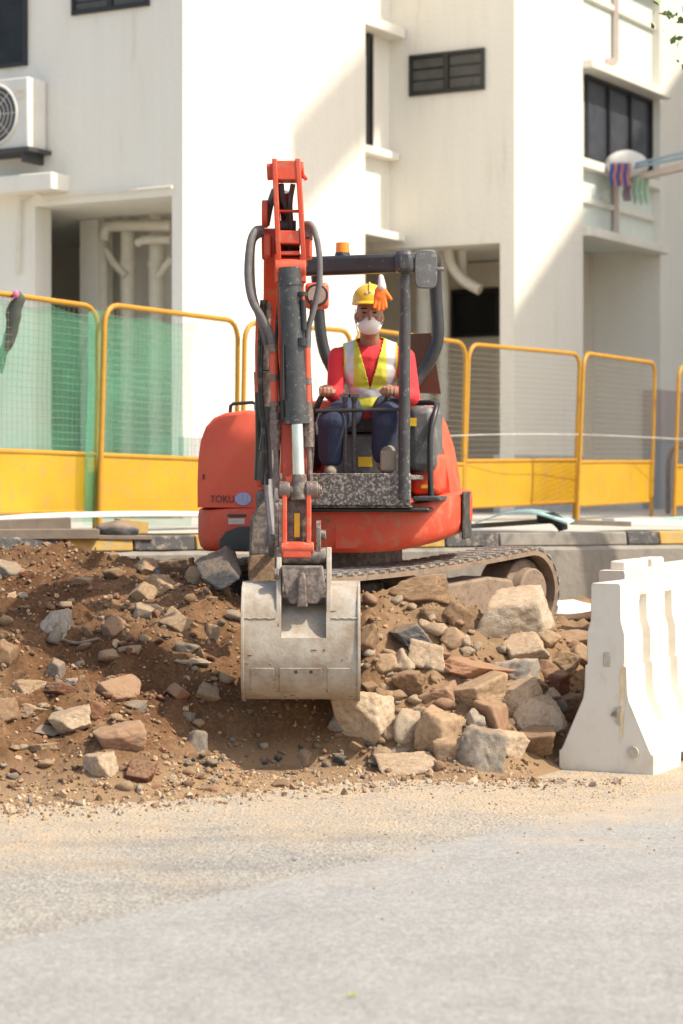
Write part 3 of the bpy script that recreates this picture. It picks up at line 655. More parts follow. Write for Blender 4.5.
# netting
Q1,ht1,hb1=qs[0]; Q2,ht2,_=qs[1]
def netting(Q,s0,s1,t0,t1,name,lab,off=.05,edge=.02):
    mb=MB(); nx,nz=40,30; n=(Q(1,0)-Q(0,0)).cross(Vector((0,0,1))).normalized()*-1
    for j in range(nz+1):
        for i in range(nx+1):
            a=i/nx; b=j/nz; s=s0+(s1-s0)*a; t=t0+(t1-t0)*b
            if s1<.98: s+= (a>.9)*0+ a**6*edge*math.sin(b*14)
            t-= .022*abs(math.sin(s*9))*b**8
            v=Vector((s*4,t*3,1)); mb.v.append(Q(s,t)+n*(off+.03*noise.noise(v)+.012*noise.noise(v*3)))
    for j in range(nz):
        for i in range(nx): a=j*(nx+1)+i; mb.f.append([a,a+1,a+nx+2,a+nx+1]); mb.mi.append(0)
    o=mb.build(name,M['net'],origin=Q(.5,0),sharp=80); tag(o,lab,'netting','green netting on the fence')
netting(Q1,0,1.03,.04,.985,'green_netting','green netting hung behind the far left fence panel')
netting(Q2,-.07,.68,.02,.975,'green_netting','green netting behind the second fence panel, ending in a wavy edge')
mb=MB(); A=Q1(.45,1.0); mb.tube([P(16,293,16.9),P(17,300,16.88),P(14,315,16.9),P(9,335,16.9),P(4,350,16.9),P(0,372,16.9)],[.02,.05,.06,.04,.045,.01],n=10,smooth=4)
for v in mb.v: v+=Vector((.03*noise.noise(v*9),.01,.03*noise.noise(v*7)))
tag(mb.build('rag',M['cloth_g'],origin=A),'dark green rag hanging from the top rail of the left fence panel','rag')
mb=MB(); mb.ell(P(16,294,16.84),(.025,.03,.03)); mb.tube([P(16,294,16.84),P(12,300,16.82)],[.012,.004],n=6); tag(mb.build('pink_rag',M['pink'],origin=A),'small pink knot tied to the fence top rail above the dark rag','rag')
# rope through the fence
mb=MB(); mb.tube([P(440,436,21.4),P(520,434,22.3),P(600,435,23.6),P(683,439,25),P(760,441,27)],.0035,n=5,smooth=3); tag(mb.build('rope',M['gwhite'],origin=P(560,436,23)),'thin pale rope strung across the right fence panels','rope')
# grey pole pipe at right behind fence
mb=MB(); mb.tube([P(668,520,27),P(668,470,27),P(670,455,27),P(676,447,27),P(700,446,27)],.03,n=8,smooth=4); tag(mb.build('standpipe',M['wood'],origin=P(668,515,27)),'thin grey bent pipe beside the wall base at the right edge','pipe')

# ------------------------------------------------------------------ clutter on the pavement
def slab(name,px,py,D,size,rz,ry,m_,lab,cat,rx=0,grp=None,bev=.004):
    c=P(px,py,D); mb=MB(); rot=Matrix.Rotation(rz,3,'Z')@Matrix.Rotation(ry,3,'Y')@Matrix.Rotation(rx,3,'X'); mb.box(c,size,rot)
    o=mb.build(name,m_,origin=c,bevel=bev); tag(o,lab,cat,grp); return o
slab('wooden_plank',18,525,16.0,(.75,.22,.085),R(12),R(-2),M['wood'],'short thick grey plank lying on top of the long one','plank',grp='planks on the kerb at left')
slab('wooden_plank',28,534,15.85,(1.0,.25,.07),R(14),0,M['wood'],'long weathered plank on the kerb under the shorter one','plank',grp='planks on the kerb at left')
slab('wooden_plank',96,537,16.0,(.8,.2,.03),R(20),R(1),M['wood'],'thin brown board at the end of the stacked planks','plank',grp='planks on the kerb at left')
slab('wooden_plank',505,524,17.9,(1.0,.16,.04),R(-18),R(-4),M['wood'],'grey plank leaning on the teal sheet right of the digger','plank')
slab('wooden_plank',600,523,17.9,(.5,.10,.04),R(10),R(2),M['wood'],'short thin plank on the wall top between the debris heaps','plank')
slab('wooden_plank',660,523,18.2,(.9,.35,.05),R(10),R(2),M['strip_board_w'],'pale board lying on the wall top at right','board')
slab('wooden_plank',668,519,18.4,(.6,.2,.02),R(-12),R(-5),M['teal'],'small teal board on the pale board at right','board')
def curved(name,px,py,D,w,l,amp,m_,lab,cat,rz=0):
    c=P(px,py,D); mb=MB(); n=16; rot=Matrix.Rotation(rz,3,'Z'); secs=[]
    for i in range(n+1):
        t=i/n; x=(t-.5)*l; z=amp*math.sin(t*PI)
        secs.append([c+rot@Vector((x,-w/2,z)),c+rot@Vector((x,w/2,z+.02)),c+rot@Vector((x,w/2,z+.03)),c+rot@Vector((x,-w/2,z+.012))])
    mb.loft(secs); o=mb.build(name,m_,origin=c); tag(o,lab,cat); return o
curved('teal_sheet',525,524,17.75,.4,.75,.09,M['teal'],'curved teal sheet lying on the pavement edge right of the digger','sheet',R(-15))
curved('sunlit_strip_board',150,522,16.9,.7,3.2,.05,M['strip_board_w'],'long white strip standing in for the sunlit pavement behind the left fence feet','sheet',R(14))  # white colour paints in the sunlight on the pavement here
mb=MB(); c=P(552,524,17.7); mb.tube([c+Vector((-.12,0,.04)),c+Vector((0,0,.05)),c+Vector((.07,0,.0)),c+Vector((.09,0,-.05))],[.03,.05,.05,.04],n=10,smooth=3); tag(mb.build('rubber_scrap',M['rubber'],origin=c),'dark curved rubber scrap at the end of the teal sheet','scrap')
mb=MB(); c=P(118,531,16.1); mb.ell(c,(.15,.14,.075),n=28,m=16)
for v in mb.v: v+=Vector((noise.noise(v*9),noise.noise(v*9+Vector((5,0,0))),noise.noise(v*8)))*.035
tag(mb.build('tar_lump',ST['dark'],origin=c),'dark rounded lump of tar on the kerb beside a yellow block','debris')
slab('yellow_block',131,526,16.5,(.22,.2,.09),R(20),R(6),M['kyellow'],'yellow painted block fragment behind the dark tar lump','debris')
mb=MB(); c=P(566,611,14.6); mb.ell(c,(.26,.22,.06),n=20,m=10)
for v in mb.v: v+=Vector((.02*noise.noise(v*8),0,.03*noise.noise(v*7)))
tag(mb.build('white_bag',M['bag'],origin=c),'flat white plastic bag on the soil between track and barrier','bag')

# ------------------------------------------------------------------ barriers
def barrier(loc,ang,label,marks=False):
    root=thing('water_barrier',loc,label,'traffic barrier','white plastic barriers at the roadside')
    L_=2.0; d=Vector((math.sin(ang),math.cos(ang),0)); r=Vector((math.cos(ang),-math.sin(ang),0)); Z=Vector((0,0,1))
    prof=[(.275,0),(.275,.10),(.262,.106),(.250,.13),(.137,.385),(.129,.44),(.125,.555),(.122,.562),(.111,.568),(.115,.60),(.113,.735),(.094,.80),(.092,.88),(.092,.985),(.084,1.0)]
    def grv(y,z,h):   # slots: a flat back that runs out on the sloping foot
        k=0
        for g in (.33,.75,1.17,1.59): k=max(k,1-sst(.048,.058,abs(y-g)))
        if k==0 or z<.20 or z>.915: return 0
        back=.045+max(0,(.50-z))*.42
        return max(0,h-back)*k*(1-sst(.895,.915,z))
    ys=sorted(set([0,.02]+[i*.0125 for i in range(2,159)]+[1.98,2.0]))
    zsx=[]; 
    for (h0,z0),(h1,z1) in zip(prof,prof[1:]):
        m_=max(1,int((z1-z0)/.05))
        for k in range(m_): zsx.append((h0+(h1-h0)*k/m_,z0+(z1-z0)*k/m_))
    zsx.append(prof[-1]); secs=[]
    for y in ys:
        e=.012*(y<.01 or y>1.99)
        fork=(.42<y<.70) or (1.3<y<1.58)
        right=[]; 
        for h,z in zsx:
            zz=z if not (fork and z<.09) else .075+z*.1
            right.append((h-e-grv(y,z,h),zz))
        sec=[Vector(loc)+d*y+r*h+Z*z for h,z in right]+[Vector(loc)+d*y-r*h+Z*z for h,z in right[::-1]]
        secs.append(sec)
    mb=MB(); mb.loft(secs)
    mb.build('shell',M['plastic'],root,sharp=28)
    mb=MB()
    for y in ((.12,.36,.72) if marks else (-1,)):
     if y>0: mb.hexa([Vector(loc)+d*(y+a)+r*b+Z*c for c in (.997,1.055) for a,b in ((0,-.05),(.0,.05),(.26,.05),(.26,-.05))])
    if marks: mb.build('top_lug',M['plastic'],root,bevel=.012)
    mb=MB(); mb.cyl(Vector(loc)-d*.001+r*.155+Z*.115,Vector(loc)-d*.016+r*.155+Z*.115,.03,n=20); mb.build('drain_plug',M['mark'],root)
    mb=MB(); mb.hexa([Vector(loc)+d*a+r*b+Z*c for c in (.560,.635) for a,b in ((-.006,-.015),(-.006,.025),(.002,.025),(.002,-.015))]); mb.build('slot',M['mark'],root,bevel=.004)
    return root,d,r
BL=Vector((606-CX,0,0))*(11.62/F); BL=Vector(((606-CX)*11.68/F,11.68,0)); BA=R(27)
root,d,r=barrier(BL,BA,'front white plastic barrier with rust stain and dark plug on its end face')
Z=Vector((0,0,1)); mb=MB()
def endp(a,z,off=-.004):
    return BL+d*off+r*a+Z*z
mb.add([endp(.082,.56),endp(.108,.56),endp(.110,.50),endp(.104,.44),endp(.108,.36),endp(.098,.28),endp(.095,.20),endp(.078,.17),endp(.082,.26),endp(.076,.34),endp(.084,.42),endp(.079,.50)],[tuple(range(12))])
mb.build('rust_stain',M['ruststain'],root)
mb=MB()
for ang in (12,55,88,125,165,-60): 
    c=endp(.05,.30,-.006); dx=math.cos(R(ang)); dz=math.sin(R(ang)); pts=[]
    for t,wd in ((0,.006),(.35,.014),(.7,.011),(1,.002)):
        pts.append((t,wd))
    rr0=.045+.02*math.sin(ang*3)
    L1=[c+r*(dx*t*rr0-dz*w_)+Z*(dz*t*rr0+dx*w_) for t,w_ in pts]; L2=[c+r*(dx*t*rr0+dz*w_)+Z*(dz*t*rr0-dx*w_) for t,w_ in pts[::-1]]; mb.add(L1+L2,[list(range(8))])
mb.build('stain_mark',M['mark'],root)
B2=Vector(((612-CX)*13.35/F,13.35,0)); root2,d2,r2=barrier(B2,R(24),'rear white plastic barrier half hidden behind the front one',True)
mb=MB()
rowsd=["101","111","101","010","111"]; 
for gi,pat in enumerate((["11","10","11","01","11"],["11","11","10","11","11"])):
    for j,row in enumerate(pat):
        for i,ch in enumerate(row):
            if ch=='1':
                c=B2+d2*(.60+gi*.16+i*.05)+r2*.0885+Z*(.96-j*.018); mb.cyl(c,c+r2*.003,.005,n=6)
mb.build('dotted_mark',M['mark'],root2)

# ------------------------------------------------------------------ excavator
EX=thing('excavator',(0.0,13.74,.62),'orange mini digger with its bucket down in the soil and a black canopy','excavator')
C=Vector((0,13.74,0)); ph=R(10); RA=Vector((math.cos(ph),-math.sin(ph),0)); RB=Vector((math.sin(ph),math.cos(ph),0))
def U(a,b,z): return C+RA*a+RB*b+Vector((0,0,z))
def Ub(mb,a0,a1,b0,b1,z0,z1,mi=0): return mb.hexa([U(a0,b0,z0),U(a1,b0,z0),U(a1,b1,z0),U(a0,b1,z0),U(a0,b0,z1),U(a1,b0,z1),U(a1,b1,z1),U(a0,b1,z1)],mi)
# tracks
ps=R(50); LL=Vector((math.cos(ps),math.sin(ps),0)); PP=Vector((math.sin(ps),-math.cos(ps),0)); pit=R(3.2)
LP=(LL*math.cos(pit)+Vector((0,0,math.sin(pit)))); UPP=PP.cross(LP)*-1
if UPP.z<0: UPP=-UPP
TC=Vector((0,13.74,.79))
def Tk_(l,p,h): return TC+LP*l+PP*p+UPP*h
HL,RT=1.23,.27
def track_path(n=116):
    pts=[]; s=HL-RT
    top=[(-s+2*s*i/24, RT-.02*math.sin(PI*i/24)) for i in range(24)]
    endr=[(s+RT*math.sin(PI*i/16),RT*math.cos(PI*i/16)) for i in range(16)]
    bot=[(s-2*s*i/24,-RT) for i in range(24)]; endl=[(-s-RT*math.sin(PI*i/16),-RT*math.cos(PI*i/16)) for i in range(16)]
    raw=top+endr+bot+endl; tot=0; seg=[]
    for i in range(len(raw)):
        a=raw[i]; b=raw[(i+1)%len(raw)]; seg.append(math.dist(a,b)); tot+=seg[-1]
    out=[]; 
    for k in range(n):
        t=tot*k/n; i=0
        while t>seg[i]: t-=seg[i]; i+=1
        a=raw[i]; b=raw[(i+1)%len(raw)]; f=t/seg[i]; out.append((a[0]+(b[0]-a[0])*f,a[1]+(b[1]-a[1])*f))
    return out
tp=track_path()
for side in (1,-1):
    pc=.62*side; hw=.175
    mb=MB(); secs=[]; n=len(tp)
    for i in range(n):
        a=tp[i-1]; b=tp[(i+1)%n]; tx,tz=b[0]-a[0],b[1]-a[1]; l=math.hypot(tx,tz); nx,nz=-tz/l,tx/l
        if nx*tp[i][0]+nz*tp[i][1]<0 and abs(nz)<.5 : nx,nz=-nx,-nz
        c=tp[i]
        cen=(max(-HL+RT,min(HL-RT,c[0])),0); ox,oz=c[0]-cen[0],c[1]-cen[1]; 
        if ox*nx+oz*nz<0: nx,nz=-nx,-nz
        th=.040; secs.append([Tk_(c[0]+nx*q,pc+w_,c[1]+nz*q) for w_,q in ((-hw,-th),(hw,-th),(hw,0),(-hw,0))])
    secs.append(secs[0]); mb.loft(secs,cap=False); tr=mb.build('track',M['track'],EX)
    mb=MB()
    for i in range(0,n,2):
        a=tp[i-1]; b=tp[(i+1)%n]; tx,tz=b[0]-a[0],b[1]-a[1]; l=math.hypot(tx,tz); tx/=l;tz/=l; c=tp[i]; cen=(max(-HL+RT,min(HL-RT,c[0])),0); ox,oz=c[0]-cen[0],c[1]-cen[1]; nx,nz=-tz,tx
        if ox*nx+oz*nz<0: nx,nz=-nx,-nz
        for (w0,w1,sh) in ((-hw-.006,.02,-.01),(-.02,hw+.006,.01)):
            q=[]
            for hh,tw in ((-.002,.030),(.013,.022)):
                for ww,tt in ((w0,-1),(w1,-1),(w1,1),(w0,1)): q.append(Tk_(c[0]+tx*(tt*tw+sh)+nx*hh,pc+ww,c[1]+tz*(tt*tw+sh)+nz*hh))
            mb.hexa(q)
    mb.build('grouser',M['pad'],tr)
    mb=MB(); 
    # frame between the runs
    poly=[(-.85,-.15),(.82,-.15),(.90,-.05),(.80,.09),(.55,.13),(-.75,.11),(-.9,.02)]
    mb.prism(poly,LP,UPP,PP*.22,TC+PP*(pc-.10)); mb.cyl(Tk_(-.2,pc-.11,.165),Tk_(-.2,pc+.11,.165),.05,n=16)
    mb.build('track_frame',M['track'],EX,bevel=.02)
    mb=MB(); mb.cyl(Tk_(HL-RT,pc-.12,0),Tk_(HL-RT,pc+.10,0),.205,n=28); mb.cyl(Tk_(HL-RT,pc+.08,0),Tk_(HL-RT,pc+.17,0),.155,.145,n=28); mb.build('sprocket',M['track'],EX,bevel=.01)
    mb=MB(); mb.cyl(Tk_(-HL+RT,pc-.12,0),Tk_(-HL+RT,pc+.12,0),.205,n=28); mb.build('idler',M['track'],EX,bevel=.01)
    for l in (-.55,-.18,.18,.55):
        mb=MB(); mb.cyl(Tk_(l,pc-.13,-.15),Tk_(l,pc+.14,-.15),.062,n=16); mb.build('roller',M['track'],EX)
mb=MB(); mb.box(TC+Vector((0,0,.02)),(.9,1.1,.26),Matrix.Rotation(ps,3,'Z')); mb.cyl(C+Z*.95,C+Z*1.13,.38,n=32); mb.build('undercarriage',M['iron'],EX,bevel=.02)
# skirt: footprint with heights
fp=[(-.80,-.40,1.39,1.12),(-.785,-.55,1.38,1.12),(-.72,-.625,1.375,1.12),(-.60,-.655,1.38,1.12),(-.2,-.70,1.39,1.12),(.30,-.72,1.40,1.12),(.46,-.715,1.41,1.13),(.60,-.66,1.42,1.155),(.71,-.52,1.44,1.185),(.775,-.28,1.47,1.215),(.81,.1,1.49,1.235)]
for k in range(1,8): t=k*PI/8; fp.append((.81*math.cos(t),.1+.75*math.sin(t),1.49,1.235-.07*k/7))
fp.append((-.81,.1,1.42,1.12)); fp.append((-.805,-.15,1.40,1.12))
def inset(p,f,q=0): return (p[0]*f,(p[1]-.05)*f+.05)
secs=[]
for lev in range(6):
    row=[]
    for (a,b,zt_,zb_) in fp:
        z,f={0:(zb_,.955),1:(zb_+.03,.985),2:(zb_+.08,1.0),3:(zt_-.035,1.0),4:(zt_-.008,.992),5:(zt_,.96)}[lev]
        x,y=inset((a,b),f); row.append(U(x,y,z))
    secs.append(row)
mb=MB(); mb.loft(secs); body=mb.build('body',M['redd'],EX,sharp=50)
# black plate painted as the shade in the swing boom recess, left of centre
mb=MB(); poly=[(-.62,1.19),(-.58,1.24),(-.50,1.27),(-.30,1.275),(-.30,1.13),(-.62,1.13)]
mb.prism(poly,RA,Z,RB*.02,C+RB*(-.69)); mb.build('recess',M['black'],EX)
# left cover
def cover(sec,bs,name,m_,sharp=50):
    mb=MB(); secs=[]
    for b,ins,zs in bs:
        cx=sum(p[0] for p in sec)/len(sec); secs.append([U(cx+(p[0]-cx)*(1-ins),b,1.385+(p[1]-1.385)*zs) for p in sec])
    mb.loft(secs); return mb.build(name,m_,EX,sharp=sharp)
secL=[(-.775,1.385),(-.775,1.54),(-.770,1.68),(-.755,1.79),(-.725,1.87),(-.675,1.925),(-.60,1.955),(-.46,1.97),(-.40,1.965),(-.375,1.93),(-.365,1.85),(-.36,1.385)]
cvL=cover(secL,[(-.635,.05,.955),(-.625,.02,.985),(-.60,0,1),(-.2,0,.98),(.25,.02,.93),(.45,.08,.86),(.50,.15,.78)],'engine_cover',M['red'])
mb=MB(); mb.tube([U(-.60,-.5,1.93),U(-.595,-.5,2.00),U(-.58,-.5,2.012),U(-.46,-.5,2.02),U(-.44,-.5,2.01),U(-.435,-.5,1.95)],.011,n=8); mb.build('grab_handle',M['black'],EX)
# rear hood
secR=[(-.30,1.40),(-.30,2.00),(-.26,2.05),(.44,2.07),(.52,2.04),(.60,1.92),(.655,1.75),(.69,1.55),(.70,1.45)]
mb=MB(); secs=[]
for b,ins,zs in [(.10,.04,.985),(.13,.0,1),(.45,0,1),(.62,.08,.95),(.76,.25,.75)]: secs.append([U(p[0]*(1-ins),b,1.4+(p[1]-1.4)*zs) for p in secR])
mb.loft(secs); mb.build('rear_hood',M['red'],EX,sharp=45)
# right side red pillar in front of the hood
mb=MB(); Ub(mb,.47,.65,-.28,.12,1.46,1.72); o=mb.build('side_cover',M['red'],EX,bevel=.04)
# platform
mb=MB(); Ub(mb,-.10,.56,-.86,-.30,1.388,1.40); 
Ub(mb,-.06,.56,-.88,-.84,1.401,1.59); Ub(mb,-.06,.56,-.838,-.1,1.55,1.58)
mb.build('floor',M['spat2'],EX,bevel=.006)
mb=MB(); Ub(mb,.56,.72,-.78,-.15,1.425,1.455); mb.build('step',M['spat'],EX,bevel=.008)
mb=MB(); Ub(mb,-.06,.66,-.80,-.60,1.362,1.3875); mb.build('platform_support',M['black'],EX,bevel=.01)
# seat
mb=MB(); Ub(mb,-.04,.46,-.42,.06,1.58,1.83); mb.build('seat_base',M['cons'],EX,bevel=.02)
mb=MB(); Ub(mb,-.05,.47,-.46,.05,1.84,1.95); mb.build('seat',M['rubber'],EX,bevel=.04)
mb=MB(); mb.hexa([U(-.07,.0,1.93),U(.43,.0,1.93),U(.43,.10,1.93),U(-.07,.10,1.93),U(-.04,.10,2.36),U(.40,.10,2.36),U(.40,.18,2.36),U(-.04,.18,2.36)]); mb.build('backrest',M['rubber'],EX,bevel=.04)
for a0,a1 in ((.47,.64),(-.26,-.12)):
    mb=MB(); Ub(mb,a0,a1,-.38,.02,1.60,2.0); mb.build('console',M['cons'],EX,bevel=.05)
# stickers on seat base and console
for a,b,z,w_,h_ in ((.22,-.424,1.66,.085,.06),(.50,-.385,1.90,.055,.05)):
    if w_: mb=MB(); Ub(mb,a-w_/2,a+w_/2,b-.004,b,z-h_/2,z+h_/2); mb.build('warning_sticker',M['stick'],EX)
mb=MB(); Ub(mb,.54,.62,-.284,-.28,1.50,1.52); mb.build('warning_sticker',M['stick'],EX)
# hand rail right
mb=MB(); mb.tube([U(.62,-.42,1.44),U(.615,-.42,1.80),U(.64,-.34,1.98),U(.62,-.20,2.02),U(.50,.0,2.03),U(.40,.08,2.03)],.018,n=10,smooth=3); mb.build('hand_rail',M['black'],EX)
# rear bumper black
mb=MB(); Ub(mb,.785,.803,-.25,.12,1.19,1.48); mb.build('bumper',M['rubber'],EX,bevel=.012)
# canopy
mb=MB()
fpR=P(404,262,12.78); 
mb.tube([P(404,500,12.80),P(404.5,380,12.80),P(405,275,12.80)],.035,n=12)
mb.build('front_post',M['spat'],EX)
mb=MB(); A=P(294,267,12.95); B=P(402,263,12.80); D_=P(416,258,12.95); 
dirv=(B-A).normalized(); 
mb.hexa([A+Vector((0,-.05,-.055)),B+Vector((.03,-.05,-.055)),B+Vector((.03,.05,-.055)),A+Vector((0,.05,-.055)),A+Vector((0,-.05,.055)),B+Vector((.03,-.05,.055)),B+Vector((.03,.05,.055)),A+Vector((0,.05,.055))])
mb.build('canopy_beam',M['black'],EX,bevel=.022)
mb=MB(); mb.tube([P(399,264,12.8),P(414,260,12.88),P(424,256,13.2),P(433,256,13.9),P(435,264,14.1),P(435.5,290,14.15),P(438,335,14.15),P(432,357,14.15),P(419,377,14.15),P(407,392,14.1),P(400,410,14.05)],.040,n=12,smooth=4)
mb.build('canopy_post',M['black'],EX)
mb=MB(); mb.tube([P(299,266,12.95),P(304,262,13.4),P(310,262,13.9),P(316,270,14.1),P(318,300,14.15),P(321,335,14.15),P(326,356,14.15),P(335,375,14.15),P(342,400,14.1)],.037,n=12,smooth=4); mb.build('canopy_post',M['black'],EX)
mb=MB(); mb.tube([P(313,263,14.05),P(434,258,14.1)],.035,n=10); mb.build('canopy_beam',M['black'],EX)
# clamp at corner
mb=MB(); c=P(404,262,12.76); mb.box(c,(.105,.12,.135)); mb.build('corner_joint',M['spat'],EX,bevel=.03)
# mirror plate
mb=MB(); c=P(426,269,12.78); poly=[]; wx,wz=.068,.112
for k in range(24):
    t=2*PI*k/24; sx=math.copysign(abs(math.cos(t))**.45,math.cos(t)); sz=math.copysign(abs(math.sin(t))**.45,math.sin(t)); poly.append((sx*wx,sz*wz))
mb.prism(poly,Vector((.98,.12,0)),Z,Vector((0,.035,0)),c); mb.cyl(c+Vector((-.1,.02,0)),c+Vector((0,.02,0)),.016,n=8); mb.cyl(c+Vector((.04,.02,.0)),c+Vector((.105,.02,-.0)),.014,n=8); mb.build('mirror',M['cons'],EX,bevel=.008)
# beacon
bc=P(342.5,254,12.9)
mb=MB(); mb.cyl(bc+Z*-.03,bc+Z*.008,.05,.042,n=20); bo=mb.build('beacon',M['black'],EX)
mb=MB(); mb.cyl(bc+Z*.008,bc+Z*.065,.040,.038,n=20); mb.build('lens',M['lampo'],bo)
# brown board behind seat
mb=MB(); mb.add([P(408,334,14.3),P(431,333,14.25),P(441,394,14.25),P(402,392,14.35)]+[p+Vector((0,.02,0)) for p in (P(408,334,14.3),P(431,333,14.25),P(441,394,14.25),P(402,392,14.35))],[(0,1,2,3),(7,6,5,4),(0,4,5,1),(1,5,6,2),(2,6,7,3),(3,7,4,0)]); mb.build('rear_board',M['board'],EX)
# travel levers and guard bar
mb=MB(); mb.tube([P(316,411,12.88),P(402,409.5,12.80)],.012,n=8); mb.build('guard_bar',M['black'],EX)
for px in (345,354):
    mb=MB(); mb.tube([P(px,482,12.97),P(px,440,12.93),P(px,402,12.88)],.013,n=8); mb.box(P(px,396,12.87),(.062,.03,.02)); mb.tube([P(px,403,12.88),P(px,396,12.87)],[.013,.022],n=8); mb.build('travel_lever',M['spat'],EX)
for (x0,x1,dd) in ((312,323,12.98),(384,388,12.98)):
    mb=MB(); mb.tube([P(x0,420,dd+.12),P((x0+x1)/2,405,dd+.03),P(x1,394,dd+.02)],[.026,.018,.016],n=10,smooth=3); mb.build('joystick',M['rubber'],EX)
# decals on the skirt
def decal(a0,a1,z0,z1,m_,name,b=-.703,par=EX,t=.003):
    mb=MB(); Ub(mb,a0,a1,b-t,b,z0,z1); return mb.build(name,m_,par)
decal(.10,.19,1.315,1.355,M['label'],'sticker')
decal(-.26,-.18,1.295,1.32,M['mark'],'sticker')
decal(-.57,-.47,1.285,1.32,M['label'],'sticker',-.668); decal(-.575,-.45,1.328,1.345,M['black'],'sticker',-.668)
decal(.345,.385,1.25,1.27,M['label'],'sticker')
o=decal(.09,.225,1.145,1.29,M['redd'],'hatch',t=.012)
mb=MB()
for j in range(4):
    for i in range(5): mb.cyl(U(-.02+i*.018,-.700,1.225+j*.015),U(-.02+i*.018,-.708,1.225+j*.015),.0065,n=8)
mb.build('vent',M['black'],EX)
for a in (-.21,.225,.04): mb=MB(); mb.cyl(U(a,-.69,1.31),U(a,-.712,1.31),.013,n=10); mb.build('bolt',M['iron'],EX)
# lettering and logo on the cover
tc_=bpy.data.curves.new('t','FONT'); tc_.body='TOKU'; tc_.size=.062; tc_.extrude=.0015; tc_.align_x='LEFT'
to=bpy.data.objects.new('t',tc_); COL.objects.link(to); dg=bpy.context.evaluated_depsgraph_get(); me=bpy.data.meshes.new_from_object(to.evaluated_get(dg)); bpy.data.objects.remove(to)
me.transform(Matrix.Translation(U(-.69,-.6395,1.415)-EX.location)@(Matrix.Rotation(-ph,4,'Z')@Matrix.Rotation(R(90),4,'X')@Matrix.Diagonal((.86,1,1,1)))); me.materials.clear(); me.materials.append(M['letter'])
lo=bpy.data.objects.new('lettering',me); COL.objects.link(lo); lo.parent=EX
mb=MB(); cl=U(-.485,-.6385,1.437); poly=[(.05*math.cos(2*PI*k/32),.038*math.sin(2*PI*k/32)) for k in range(32)]; mb.prism(poly,RA,Z,-RB*.004,cl); poly=[(.016+.042*math.cos(2*PI*k/32),.032*math.sin(2*PI*k/32)) for k in range(32)]
mb2=MB(); 
for off in (-.014,.016,.038): mb2.box(cl-RB*.0065+RA*off,(.006,.004,.036),Matrix.Rotation(-ph,3,'Z'))
lg=mb.build('logo',M['blue'],EX); mb2.build('logo_stroke',M['label'],lg)
mb=MB(); Ub(mb,-.735,-.725,-.6405,-.636,1.555,1.585); mb.build('scratch',M['black'],EX)

# ---- front equipment : arm plane near D=11.7
DA=11.7
def A_(px,py,D=DA): return P(px,py,D)
def plate(mb,px0,px1,prof,xs=0):
    """side plate: prof=[(y px, D)], between pixel columns"""
    pass
def cheek(mb,xt,xb,wd,rows):
    """rows: (py, Dfront, Dback) top->bottom; x from xt..xb (px at DA); wd thickness m"""
    ya,yb=rows[0][0],rows[-1][0]; secs=[]
    for py,d0,d1 in rows:
        t=(py-ya)/(yb-ya); x=(xt+(xb-xt)*t-CX)*DA/F; z=CZ+(HY-py)*DA/F
        secs.append([Vector((x-wd/2,d0,z)),Vector((x+wd/2,d0,z)),Vector((x+wd/2,d1,z)),Vector((x-wd/2,d1,z))])
    mb.loft(secs)
mb=MB()
for xt,xb in ((275,279),(298,304)): cheek(mb,xt,xb,.027,[(161,DA-.10,DA+.06),(185,DA-.10,DA+.12),(230,DA-.09,DA+.22),(262,DA-.06,DA+.26)])
def bxA(mb,x0,x1,y0,y1,d0,d1):
    a=P(x0,y1,DA); b=P(x1,y0,DA); mb.box(((a.x+b.x)/2,(d0+d1)/2,(a.z+b.z)/2),(b.x-a.x,d1-d0,b.z-a.z))
bxA(mb,276,298,163,182,DA-.095,DA+.05); bxA(mb,278,300,232,245,DA-.075,DA+.06); bxA(mb,277,300,211,213,DA-.06,DA+.0); bxA(mb,278,300,252,256,DA-.06,DA+.1)
mb.tube([A_(267,172),A_(304,170)],.045,n=16)
mb.tube([A_(303,178,DA-.02),A_(306,176,DA-.02)],.02,n=8)
# main box below
secs=[]
for py,xl,xr,d0,d1 in [(256,277,303,DA+.02,DA+.27),(300,277,304,DA+.02,DA+.26),(380,280,306,DA+.01,DA+.21),(440,281,306,DA+.0,DA+.16),(500,283,310,DA-.02,DA+.11),(552,286,312,DA-.03,DA+.06)]:
    z=CZ+(HY-py)*DA/F; x0=(xl-CX)*DA/F; x1=(xr-CX)*DA/F; secs.append([Vector((x0,d0,z)),Vector((x1,d0,z)),Vector((x1,d1,z)),Vector((x0,d1,z))])
mb.loft(secs)
arm=mb.build('arm',M['redd'],EX,bevel=.006)
# bosses at boom joint
mb=MB(); mb.cyl(A_(262,214,DA+.1),A_(268,214,DA+.1),.075,n=24); mb.cyl(A_(262,244,DA+.16),A_(276,244,DA+.16),.085,n=24); mb.cyl(A_(302,244,DA+.16),A_(312,244,DA+.16),.085,n=24); mb.cyl(A_(275,268,DA-.03),A_(306,268,DA-.03),.05,n=20); bxA(mb,300,306,255,283,DA-.06,DA+.04); bxA(mb,275,280,255,283,DA-.06,DA+.04)
mb.build('pivot_boss',M['red'],EX,bevel=.006)
